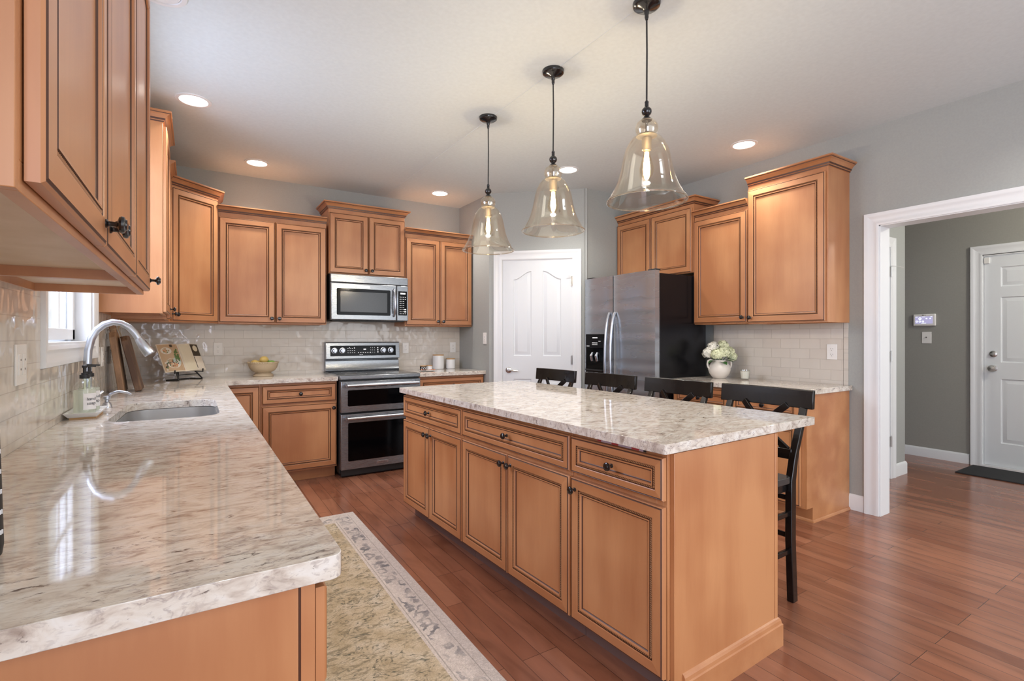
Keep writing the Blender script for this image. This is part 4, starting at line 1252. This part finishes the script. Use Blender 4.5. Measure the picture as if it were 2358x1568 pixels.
def make_pendant(label, x, y, zr, zc):
    t = thing('pendant_light', label, 'pendant light', (x, y, zr), 0, 'three glass bell pendants above the island')
    inner = [(max(r - .0028, .002), h + (.002 if i < 3 else 0)) for i, (r, h) in enumerate(BELL)]
    mb = MB(); mb.lathe(BELL + inner[::-1], (0, 0, 0), 56, closed=True); gs = mb.build('glass_shade', 'glass_amber', t, smooth=50)
    mb = MB(); mb.tube([(.1765 * math.cos(2 * PI * i / 56), .1765 * math.sin(2 * PI * i / 56), .0) for i in range(57)], .0034, 8, cap=False); mb.build('rolled_rim', 'glass_rim', gs)
    mb = MB(); mb.lathe([(.0445, .296), (.046, .292), (.030, .287), (.0215, .284), (.0215, .232), (.018, .228), (0, .230)], (0, 0, 0), 28)
    mb.lathe([(.006, .29), (.006, .366)], (0, 0, 0), 12); mb.lathe([(.024, .366), (.022, .362), (.0, .361)], (0, 0, 0), 20); sk = mb.build('socket', 'brass', t)
    mb = MB(); mb.lathe([(.024, .366), (.022, .370), (.012, .380), (.011, .384), (.019, .392), (.0225, .402), (.0215, .412), (.014, .421), (.009, .424), (.0085, .440), (.0095, .446), (.006, .452), (.004, .455), (0, .456)], (0, 0, 0), 26)
    mb.build('finial', 'knob', t)
    L = zc - zr
    mb = MB(); mb.tube([(0, 0, .45), (.002, 0, (L + .45) / 2), (0, 0, L - .06)], .0038, 10); mb.build('cord', 'matblk', t)
    mb = MB(); mb.lathe([(.0, L - .078), (.006, L - .076), (.009, L - .066), (.0085, L - .055), (.011, L - .050), (.012, L - .036), (.020, L - .031), (.045, L - .026), (.059, L - .016), (.062, L - .006), (.062, L)], (0, 0, 0), 36)
    mb.build('canopy', 'knob', t)
    mb = MB(); mb.lathe([(.0135, .232), (.014, .220), (.017, .205), (.026, .170), (.0315, .150), (.0315, .135), (.026, .118), (.014, .106), (.0, .103)], (0, 0, 0), 26)
    bu = mb.build('bulb', 'glass_bulb', t)
    mb = MB(); mb.lathe([(.004, .222), (.009, .205), (.014, .165), (.0145, .145), (.010, .12), (.004, .108), (0, .106)], (0, 0, 0), 16); mb.build('filament', 'filament', bu)
    d = bpy.data.lights.new('bulb_light', 'POINT'); d.energy = 10.5; d.color = (1, .93, .84); d.shadow_soft_size = .015
    o = bpy.data.objects.new('bulb_light', d); o.location = (0, 0, .085); o.parent = t; COL.objects.link(o)
    return t


make_pendant('largest nearest glass bell pendant, cut off by the top of the photo', 1.722, 1.588, 1.880, ZC)
make_pendant('middle one of the three glass bell pendants', 1.714, 2.275, 1.868, ZC)
make_pendant('farthest glass bell pendant in front of the back cabinets', 1.700, 2.993, 1.862, ZC)

# ------------------------------------------------------------------ recessed cans
CANS = [(-.004, 3.778, 'recessed ceiling light nearest the sink window'), (.457, 4.841, 'recessed ceiling light above the wide back cabinet'),
        (2.169, 4.841, 'recessed ceiling light above the canisters corner'), (2.839, 3.547, 'recessed ceiling light seen beside the middle pendant'),
        (3.63, 2.349, 'recessed ceiling light before the tall right cabinet')]


def can(x, y, label, power=12):
    t = thing('recessed_light', label, 'ceiling light', (x, y, ZC), 0, 'recessed lights in the kitchen ceiling')
    mb = MB(); mb.lathe([(.100, 0), (.099, -.004), (.080, -.006), (.076, -.002), (.076, 0)], (0, 0, 0), 36); mb.build('trim_ring', 'white_trim', t)
    mb = MB(); mb.lathe([(.075, -.001), (.073, -.0035), (0, -.004)], (0, 0, 0), 32); mb.build('lens', 'canlens', t)
    d = bpy.data.lights.new('can_light', 'SPOT'); d.energy = power * 3.4; d.color = (1, .97, .93); d.shadow_soft_size = .07; d.spot_size = math.radians(130); d.spot_blend = .8
    o = bpy.data.objects.new('can_light', d); o.location = (0, 0, -.03); o.parent = t; COL.objects.link(o)
    return t


for x, y, l in CANS: can(x, y, l)
t = thing('recessed_light', 'unlit recessed ceiling light cut off by the top edge of the photo', 'ceiling light', (-.125, 2.67, ZC))
mb = MB(); mb.lathe([(.100, 0), (.099, -.004), (.080, -.006), (.076, -.002), (.076, 0)], (0, 0, 0), 36); mb.build('trim_ring', 'white_trim', t)
mb = MB(); mb.lathe([(.075, -.001), (.073, -.0035), (0, -.004)], (0, 0, 0), 32); mb.build('lens', 'white_trim', t)
# cans out of view that the room also has
for x, y in ((1.0, .9), (1.9, -.3), (3.6, .6), (.2, -.6)):
    d = bpy.data.lights.new('can_light', 'SPOT'); d.energy = 17; d.color = (1, .96, .90); d.shadow_soft_size = .07; d.spot_size = math.radians(130); d.spot_blend = .8
    o = bpy.data.objects.new('can_light', d); o.location = (x, y, ZC - .03); COL.objects.link(o)
d = bpy.data.lights.new('hall_fill', 'POINT'); d.energy = 46; d.color = (1, .93, .82); d.shadow_soft_size = .12  # unseen fill light added to brighten the hall
o = bpy.data.objects.new('hall_fill', d); o.location = (5.6, .2, ZC - .25); COL.objects.link(o)

# ------------------------------------------------------------------ faucet, soap pump
t = thing('faucet', 'tall brushed gooseneck faucet behind the sink', 'faucet', (-.434, 3.13, ZT))
mb = MB(); mb.lathe([(.028, 0), (.028, .006), (.024, .012), (.020, .05), (.018, .06)], (0, 0, 0), 24)
P = [(0, 0, .05), (0, 0, .15), (0, 0, .235), (.003, 0, .29), (.014, 0, .345), (.034, 0, .388), (.062, 0, .415), (.096, 0, .428), (.130, 0, .422), (.160, 0, .402), (.182, 0, .375), (.197, 0, .347)]
mb.tube(P, [.0165] * 3 + [.016] * 5 + [.0155] * 4, 18); mb.build('neck', 'chrome', t)
mb = MB(); mb.tube([(.197, 0, .347), (.200, 0, .341), (.217, 0, .310), (.242, 0, .272), (.245, 0, .267)], [.0165, .018, .022, .027, .024], 18); mb.build('spray_head', 'chrome', t)
mb = MB(); mb.tube([(.221, 0, .335), (.236, 0, .312)], .006, 8); mb.build('spray_button', 'matblk', t)
mb = MB(); mb.tube([(.012, .012, .055), (.03, .035, .062), (.05, .06, .085)], [.010, .008, .006], 10); mb.build('lever', 'chrome', t)
t = thing('deck_soap_dispenser', 'small steel soap dispenser with curved spout beside the sink', 'soap dispenser', (-.372, 3.22, ZT))
mb = MB(); mb.lathe([(.022, 0), (.020, .012), (.014, .026), (.009, .028), (.009, .04), (.016, .044), (.016, .056), (.006, .060), (0, .061)], (0, 0, 0), 20)
mb.tube([(0, 0, .052), (.02, -.004, .070), (.05, -.01, .080), (.085, -.016, .072), (.10, -.02, .062)], [.007, .008, .007, .006, .005], 10); mb.build('pump', 'chrome', t)

# ------------------------------------------------------------------ soap bottles on tray
t = thing('ceramic_tray', 'white rectangular ceramic tray on wooden base under the soap bottles', 'tray', (-.408, 2.925, ZT))
mb = MB(); mb.box(-.045, .045, -.10, .10, 0, .008); mb.build('tray_base', 'bamboo', t)
mb = MB(); n = 4
o_ = [(-.048, -.105, .008), (.048, -.105, .008), (.048, .105, .008), (-.048, .105, .008)]; q_ = [(-.062, -.125, .028), (.062, -.125, .028), (.062, .125, .028), (-.062, .125, .028)]
i_ = [(-.058, -.120, .028), (.058, -.120, .028), (.058, .120, .028), (-.058, .120, .028)]; j_ = [(-.052, -.112, .016), (.052, -.112, .016), (.052, .112, .016), (-.052, .112, .016)]
for A_, B_ in ((o_, q_), (q_, i_), (i_, j_)): mb.add(A_ + B_, [(k, (k + 1) % 4, 4 + (k + 1) % 4, 4 + k) for k in range(4)])
mb.add(j_, [(0, 1, 2, 3)]); mb.add(o_, [(3, 2, 1, 0)]); mb.build('dish', 'ceramic', t, smooth=0)


def soap_bottle(label, y, spin):
    t = thing('soap_bottle', label, 'bottle', (-.408, y, ZT + .0165), spin, 'clear pump soap bottles on the ceramic tray')
    mb = MB(); mb.lathe([(0, .0), (.036, 0), (.040, .004), (.040, .110), (.037, .124), (.027, .140), (.015, .148), (.0145, .160)], (0, 0, 0), 32); mb.build('glass_body', 'glass_clear', t)
    mb = MB(); mb.lathe([(.0, .004), (.036, .004), (.0375, .008), (.0375, .105), (0, .106)], (0, 0, 0), 28); mb.build('liquid_soap', 'liquid', t)
    mb = MB(); mb.tube([(0, 0, .012), (0, 0, .16)], .004, 8); mb.build('dip_tube', 'soap', t)
    mb = MB(); mb.lathe([(.018, .156), (.018, .172), (.012, .173), (.012, .180), (.006, .181), (.006, .202), (.009, .203), (.010, .213), (.003, .215), (0, .216)], (0, 0, 0), 24)
    mb.bar((-.006, 0, .211), (.040, 0, .207), .010, .006); mb.build('pump_top', 'matblk', t)
    # curved paper label
    mb = MB(); vs = []; n = 8
    for i in range(n + 1):
        a = -R90 + .15 + (i - n / 2) / n * 1.35
        for z in (.022, .092): vs.append((.0408 * math.cos(a), .0408 * math.sin(a), z))
    mb.add(vs, [(2 * i, 2 * i + 2, 2 * i + 3, 2 * i + 1) for i in range(n)]); lb = mb.build('paper_label', 'labelpaper', t)
    a = -R90 + .15
    text_mesh('label_lettering', 'hand\nsoap', .019, 'ink', t, (.0418 * math.cos(a), .0418 * math.sin(a), .058), (R90, 0, a + R90), ext=.0001)
    return t


soap_bottle('nearer clear glass pump bottle of pale soap on the tray', 2.872, .55)
soap_bottle('rear clear glass pump bottle of pale soap on the tray', 2.985, .55)

# ------------------------------------------------------------------ dark lettered bottle at the left picture edge
t = thing('black_bottle', 'black container with white lettering at the left edge of the photo', 'container', (-.2955, 1.115, ZT))
mb = MB(); mb.lathe([(0, 0), (.028, 0), (.035, .006), (.037, .022), (.036, .06), (.034, .14), (.0315, .22), (.029, .26), (.020, .275), (0, .278)], (0, 0, 0), 28); mb.build('container_body', 'matblk', t)
mb = MB()
for i in range(6):
    for j in range(5):
        a = -.62 + j * .13
        z = .04 + i * .032; r = .0368 - .00078 * i
        mb.box(r * math.cos(a) - .001, r * math.cos(a) + .001, r * math.sin(a) - .0008, r * math.sin(a) + .0008, z, z + .007)
mb.build('white_lettering', 'labelpaper', t)

# ------------------------------------------------------------------ cutting boards with twine
def board(label, xb, xt, y, h, hy, handle, w=.20, th=.034):
    lean = math.atan2(xb - xt, h)
    t = thing('cutting_board', label, 'cutting board', (xb, y, ZT + th * math.sin(lean) + .0005), 0, 'aged wooden boards leaning on the left tiles')
    t.rotation_euler = (0, -lean, 0)
    pts = [(0, 0), (w, 0), (w, h - .03), (w - .03, h)]
    if handle: pts += [(w * .5 + .028, h), (w * .5 + .022, h + .075), (w * .5 - .022, h + .075), (w * .5 - .028, h)]
    pts += [(.03, h), (0, h - .03)]
    mb = MB(); mb.T = Matrix(((0, 0, 1, 0), (1, 0, 0, 0), (0, 1, 0, 0), (0, 0, 0, 1)))
    mb.prism([pts], -th, 0); mb.build('board', 'oldwood', t, bevel=.004)
    return t


bz = board('aged wooden cutting board with a twine-tied handle against the left tiles', -.375, -.425, 4.02, .385, 0, True)
mb = MB()
P = [(-.04, .10 + .038 * math.cos(a), .405 + .008 * math.sin(a * 3)) if math.cos(a) > 9 else (-.017 + .027 * math.sin(a), .10 + .036 * math.cos(a), .405) for a in [2 * PI * i / 16 for i in range(17)]]
mb.tube(P, .003, 6)
mb.tube([(.010, .10, .405), (.020, .075, .43), (.016, .05, .425), (.010, .095, .405), (.022, .13, .435), (.020, .155, .425), (.010, .10, .405)], .0022, 6)
mb.tube([(.010, .10, .405), (.016, .085, .37), (.014, .075, .345)], .002, 6); mb.tube([(.010, .10, .405), (.016, .12, .375), (.016, .135, .35)], .002, 6)
mb.build('twine_bow', 'twine', bz)
board('plain aged wooden cutting board, the outer one of the leaning pair', -.290, -.372, 4.06, .365, 0, False, th=.036)

# ------------------------------------------------------------------ cookbook on easel
a = math.radians(42)
t = thing('book_easel', 'small black metal easel in the back corner', 'book stand', (-.055, 4.965, ZT + .0005), a)
mb = MB()
for s in (-1, 1):
    mb.bar((s * .11, -.045, .006), (s * .085, .01, .075), .009, .009); mb.bar((s * .11, -.045, .004), (s * .11, .085, .004), .008, .008)
    mb.bar((s * .085, .01, .062), (s * .13, -.028, .062), .008, .008); mb.bar((s * .13, -.028, .058), (s * .13, -.030, .088), .008, .008)
mb.bar((-.11, .085, .004), (.11, .085, .004), .008, .008); mb.bar((-.10, -.012, .045), (.10, -.012, .045), .007, .007); mb.bar((0, .085, .004), (0, .10, .20), .008, .008); mb.bar((-.085, .01, .072), (.085, .01, .072), .007, .007)
mb.build('easel_frame', 'matblk', t, bevel=.001)
bk = thing('cookbook', 'open cookbook showing salad photos on the black easel', 'book', (-.058, 4.962, ZT + .070), a)
bk.rotation_euler = (math.radians(-25), 0, a)
mb = MB(); vs = []; n = 16; HW = .188; HB = .245


def pg(u):      # page thickness profile, u -1..1
    return -.004 - .013 * math.sin(PI * min(1, abs(u) * 1.0)) ** .6 * (1 - .35 * abs(u))


vs = [];
for i in range(n + 1):
    u = -1 + 2 * i / n
    vs += [(u * HW, 0, 0), (u * HW, pg(u) - .002, 0), (u * HW, pg(u) - .002, HB), (u * HW, 0, HB)]
fs = []
for i in range(n):
    for j in range(4): fs.append((i * 4 + j, i * 4 + 4 + j, i * 4 + 4 + (j + 1) % 4, i * 4 + (j + 1) % 4))
fs += [(0, 1, 2, 3), (n * 4 + 3, n * 4 + 2, n * 4 + 1, n * 4)]
mb.add(vs, fs); mb.build('pages', 'paper', bk)
PICT = [plain('photo tan table', (.50, .34, .20), .4), plain('photo white plate', (.66, .60, .50), .4), plain('photo carrot', (.60, .22, .08), .4), plain('photo greens', (.10, .17, .05), .4),
        plain('photo dark', (.06, .045, .03), .4), plain('photo cream', (.70, .62, .46), .4), plain('photo blue glass', (.42, .52, .48), .4)]
mb = MB()


def flat(x0, x1, z0, z1, lvl, mi):
    m_ = 6
    for i in range(m_):
        a0 = x0 + (x1 - x0) * i / m_; a1 = x0 + (x1 - x0) * (i + 1) / m_
        y0_, y1_ = pg(a0 / HW) - .0024 - lvl * .0004, pg(a1 / HW) - .0024 - lvl * .0004
        mb.add([(a0, y0_, z0), (a1, y1_, z0), (a1, y1_, z1), (a0, y0_, z1)], [(0, 1, 2, 3)], mi)


def disc(cx_, cz_, r1, r2, lvl, mi):
    pts = []
    for i in range(18):
        w = 2 * PI * i / 18; x = cx_ + r1 * math.cos(w); pts.append((x, pg(max(-1, min(1, x / HW))) - .0024 - lvl * .0004, cz_ + r2 * math.sin(w)))
    mb.add(pts, [tuple(range(18))], mi)


flat(-HW + .004, -.012, .006, HB - .004, 0, 0); flat(.105, HW - .004, .13, HB - .006, 0, 4); flat(.004, .10, .006, HB - .006, 0, 5)
flat(.106, .112, .02, .125, 1, 4); disc(.147, .20, .024, .028, 1, 5); disc(-.125, .185, .045, .03, 1, 1); disc(-.095, .075, .062, .045, 1, 1); disc(-.06, .09, .035, .035, 1, 6)
rnd = random.Random(3)
for i in range(34):
    w = rnd.random() * 6.28; q = rnd.random() ** .5
    disc(-.1 + .045 * q * math.cos(w), .078 + .030 * q * math.sin(w), .006, .0055, 2, rnd.choice((2, 2, 3, 4, 5)))
for i in range(12):
    w = rnd.random() * 6.28; q = rnd.random() ** .5
    disc(-.125 + .028 * q * math.cos(w), .187 + .016 * q * math.sin(w), .006, .005, 2, rnd.choice((2, 2, 3, 5)))
for i in range(22): disc(-.05 + rnd.uniform(-.022, .022), .15 + rnd.uniform(-.055, .06), .009, .008, 2, 3)
for i in range(9): disc(-.16 + rnd.uniform(-.012, .03), .06 + rnd.uniform(-.04, .04), .007, .008, 2, rnd.choice((3, 4, 1)))
flat(-.085, -.06, HB - .03, HB - .006, 1, 4)
mb.build('page_photos', PICT, bk)

# ------------------------------------------------------------------ fruit bowl
t = thing('fruit_bowl', 'beige footed clay bowl holding lemons and limes', 'bowl', (.530, 5.075, ZT))
mb = MB(); mb.lathe([(0, .0), (.083, 0), (.086, .006), (.082, .014), (.070, .026), (.062, .032), (.070, .038), (.095, .052), (.113, .075), (.122, .100), (.126, .118), (.130, .122), (.129, .130), (.122, .131), (.116, .122), (.108, .090), (.085, .062), (.05, .05), (0, .047)], (0, 0, 0), 44)
mb.build('bowl_body', 'bowlclay', t)
mb = MB()
for i in range(40):
    a_ = 2 * PI * i / 40; mb.ball((.128 * math.cos(a_), .128 * math.sin(a_), .127), .0055, 8, 6)
mb.build('beaded_rim', 'bowlclay', t)


def fruit(name, label, x, y, z, mat, rz, r=.030, grp=None):
    o = thing(name, label, name, (.530 + x, 5.075 + y, ZT + z), rz, grp)
    mb = MB(); mb.ball((0, 0, 0), r, 20, 14, sc_=(1.18, .95, .95)); mb.ball((r * 1.12, 0, 0), r * .24, 10, 6); mb.build('peel', mat, o)
    return o


fruit('lemon', 'topmost lemon in the middle of the fruit bowl', .005, -.01, .150, 'lemon', .4, .033, 'lemons in the fruit bowl')
fruit('lemon', 'lemon at the left rim of the fruit bowl', -.070, -.01, .118, 'lemon', 2.2, .034, 'lemons in the fruit bowl')
fruit('lemon', 'lemon low between the left and top lemons in the bowl', -.030, .050, .112, 'lemon', 1.2, .031, 'lemons in the fruit bowl')
fruit('lime', 'nearer green lime at the right of the fruit bowl', .068, -.018, .115, 'lime', .2, .029, 'limes in the fruit bowl')
fruit('lime', 'rear green lime at the right of the fruit bowl', .040, .045, .118, 'lime', 1.9, .028, 'limes in the fruit bowl')

# ------------------------------------------------------------------ canisters and spice jars
def canister(label, x, y, r, h, grp='white canisters with bamboo lids'):
    t = thing('canister', label, 'canister', (x, y, ZT), 0, grp)
    mb = MB(); mb.lathe([(0, 0), (r - .006, 0), (r - .001, .004), (r, .010), (r, h), (0, h)], (0, 0, 0), 36); mb.build('jar', 'ceramic', t)
    mb = MB(); mb.lathe([(r - .003, h), (r + .001, h + .001), (r + .001, h + .009), (r - .002, h + .011), (0, h + .011)], (0, 0, 0), 36); mb.build('lid', 'bamboo', t)
    return t


canister('taller white canister with bamboo lid', 2.300, 5.175, .062, .150)
canister('shorter white canister with bamboo lid in the corner', 2.445, 5.165, .052, .105)
t = thing('plate', 'flat white plate under the small spice jars', 'plate', (2.065, 4.93, ZT))
mb = MB(); mb.lathe([(0, .0), (.055, 0), (.088, .007), (.090, .010), (.085, .010), (.05, .004), (0, .004)], (0, 0, 0), 36); mb.build('plate_body', 'ceramic', t)


def spice(label, x, y, dark):
    t = thing('spice_jar', label, 'jar', (x, y, ZT + .0045), 0)
    r = .034
    mb = MB(); mb.lathe([(0, 0), (r - .003, 0), (r, .004), (r, .044), (0, .044)], (0, 0, 0), 28, mi=[1, 1, 1, 1] if not dark else [0, 0, 0, 0]); mb.build('jar', ['matblk', 'ceramic'], t)
    mb = MB(); mb.lathe([(r - .002, .044), (r + .001, .045), (r + .001, .053), (0, .054)], (0, 0, 0), 28); mb.build('lid', 'bamboo', t)
    if dark:
        mb = MB()
        for k_ in range(3):
            b_ = -2.3 + k_ * .75
            P = [((r + .0006) * math.cos(b_ + .28 * math.cos(w)), (r + .0006) * math.sin(b_ + .28 * math.cos(w)), .022 + .012 * math.sin(w)) for w in [2 * PI * i / 12 for i in range(10)]]
            mb.tube(P, .002, 6)
        mb.build('swirl_print', 'ceramic', t)
    return t


spice('small black spice jar with white swirls and wooden lid', 2.030, 4.955, True)
spice('small white spice jar with wooden lid', 2.105, 4.975, False)
t = thing('measuring_spoons', 'copper measuring spoons lying on the white plate', 'spoons', (2.055, 4.885, ZT + .0125))
for i, ang_ in enumerate((.5, -.15, 2.7)):
    mb = MB(); mb.T = Matrix.Rotation(ang_, 4, 'Z')
    mb.tube([(0, 0, 0), (.03, 0, .004), (.055, 0, .003)], [.0022, .002, .002], 6); mb.ball((.065, 0, .003), .012, 12, 8, sc_=(1.1, 1, .5)); mb.build('spoon', 'copper', t)

# ------------------------------------------------------------------ hydrangeas in vase
VX, VY = 3.84, 2.715
t = thing('vase', 'white two-handled ceramic vase on the right counter', 'vase', (VX, VY, ZT), -.55)
mb = MB(); mb.lathe([(0, 0), (.048, 0), (.055, .004), (.083, .045), (.092, .078), (.086, .108), (.066, .135), (.052, .148), (.054, .158), (.048, .158), (.046, .146), (.062, .128), (.080, .10), (.085, .078), (0, .02)], (0, 0, 0), 40)
mb.build('vase_body', 'stone', t)
for s in (-1, 1):
    mb = MB(); mb.tube([(s * .050, 0, .150), (s * .078, 0, .160), (s * .098, 0, .150), (s * .104, 0, .12), (s * .098, 0, .095), (s * .082, 0, .082)], [.007, .0075, .008, .008, .008, .008], 12); mb.build('handle', 'stone', t)


def bloom(label, dx, dy, dz, r, seed, mat):
    t = thing('hydrangea_stem', label, 'flower', (VX, VY, ZT + .10), 0, 'cream hydrangeas in the vase')
    rnd = random.Random(seed)
    mb = MB(); mb.tube([(dx * .12, dy * .12, -.04), (dx * .35, dy * .35, .05), (dx * .9, dy * .9, dz - .02)], .003, 6); mb.build('stem', 'leaf', t)
    mb = MB()
    N = 95
    for i in range(N):
        z = 1 - 2 * (i + .5) / N
        if z < -.75: continue
        th = i * 2.39996; q = math.sqrt(1 - z * z)
        n_ = Vector((q * math.cos(th), q * math.sin(th), z)).normalized()
        c_ = Vector((dx, dy, dz)) + n_ * r * rnd.uniform(.80, 1.12)
        u_ = n_.cross(Vector((rnd.uniform(-1, 1), rnd.uniform(-1, 1), rnd.uniform(-1, 1)))).normalized(); v_ = n_.cross(u_)
        s = .0135 * rnd.uniform(.85, 1.2)
        for k_ in range(4):
            w = k_ * R90; d1_ = u_ * math.cos(w) + v_ * math.sin(w); d2_ = -u_ * math.sin(w) + v_ * math.cos(w)
            mb.add([tuple(c_), tuple(c_ + d1_ * s * .6 - d2_ * s * .5 + n_ * .001), tuple(c_ + d1_ * s * 1.15 + n_ * rnd.uniform(-.003, .004)), tuple(c_ + d1_ * s * .6 + d2_ * s * .5 + n_ * .001)], [(0, 1, 2, 3)])
    mb.ball((dx, dy, dz), r * .74, 14, 10)
    mb.build('flower_head', mat, t, smooth=0)
    return t


UX, UY = .845, -.5345     # picture-right direction on the counter; blooms spread around the mouth
bl = [('leftmost white hydrangea bloom low on the vase', -.085, .02, .115, .047, 'petal2'), ('hydrangea bloom at the upper left of the bouquet', -.040, .03, .165, .048, 'petal2'),
      ('hydrangea bloom at the front centre of the bouquet', .022, -.035, .125, .053, 'petal'), ('hydrangea bloom at the top centre of the bouquet', .045, .03, .180, .044, 'petal'),
      ('hydrangea bloom at the upper right of the bouquet', .090, .01, .130, .042, 'petal'), ('rightmost hydrangea bloom hanging low beside the vase', .115, .0, .085, .036, 'petal'),
      ('hydrangea bloom between the left and front blooms', -.040, -.045, .105, .045, 'petal')]
for i, (l, u, v, z, r, m_) in enumerate(bl):
    # u: right in the picture, v: away
    bloom(l, u * UX + v * -UY * 0 + v * .5345, u * UY + v * .845, z, r, 40 + i, m_)
lf = thing('leaf_cluster', 'dark green hydrangea leaves at the vase mouth', 'leaves', (VX, VY, ZT + .14))


def leaf(px, py, pz, dx, dy, dz, L, Wd):
    mb = MB(); d_ = Vector((dx, dy, dz)).normalized(); s_v = d_.cross(Vector((0, 0, 1))).normalized(); u_v = s_v.cross(d_)
    vs = []; n = 6
    for i in range(n + 1):
        u = i / n; w = Wd * math.sin(PI * u ** .8) ** .8 if 0 < u < 1 else 0
        c_ = Vector((px, py, pz)) + d_ * L * u - Vector((0, 0, 1)) * L * .35 * u * u
        vs += [tuple(c_ - s_v * w + u_v * w * .3), tuple(c_), tuple(c_ + s_v * w + u_v * w * .3)]
    fs = []
    for i in range(n): fs += [(i * 3, i * 3 + 3, i * 3 + 4, i * 3 + 1), (i * 3 + 1, i * 3 + 4, i * 3 + 5, i * 3 + 2)]
    mb.add(vs, fs); return mb.build('leaf', 'leaf', lf)


leaf(-.02, -.03, .0, -.35, -.85, .1, .085, .028); leaf(.02, -.04, .01, .35, -.9, .2, .075, .024); leaf(.03, -.04, .02, .75, -.9, .3, .095, .022); leaf(-.04, .01, .01, -.9, .1, .1, .09, .02)

# candle glass
t = thing('candle_glass', 'small clear glass holding a white candle beside the vase', 'candle', (3.885, 2.505, ZT))
mb = MB(); mb.lathe([(0, 0), (.030, 0), (.033, .004), (.041, .082), (.0385, .082), (.031, .010), (0, .008)], (0, 0, 0), 32); mb.build('glass_cup', 'glass_clear', t)
mb = MB(); mb.lathe([(0, .011), (.0295, .011), (.0365, .070), (0, .069)], (0, 0, 0), 28); mb.build('wax', 'candlewax', t)
mb = MB(); mb.tube([(0, 0, .068), (0, 0, .078)], .001, 6); mb.build('wick', 'matblk', t)
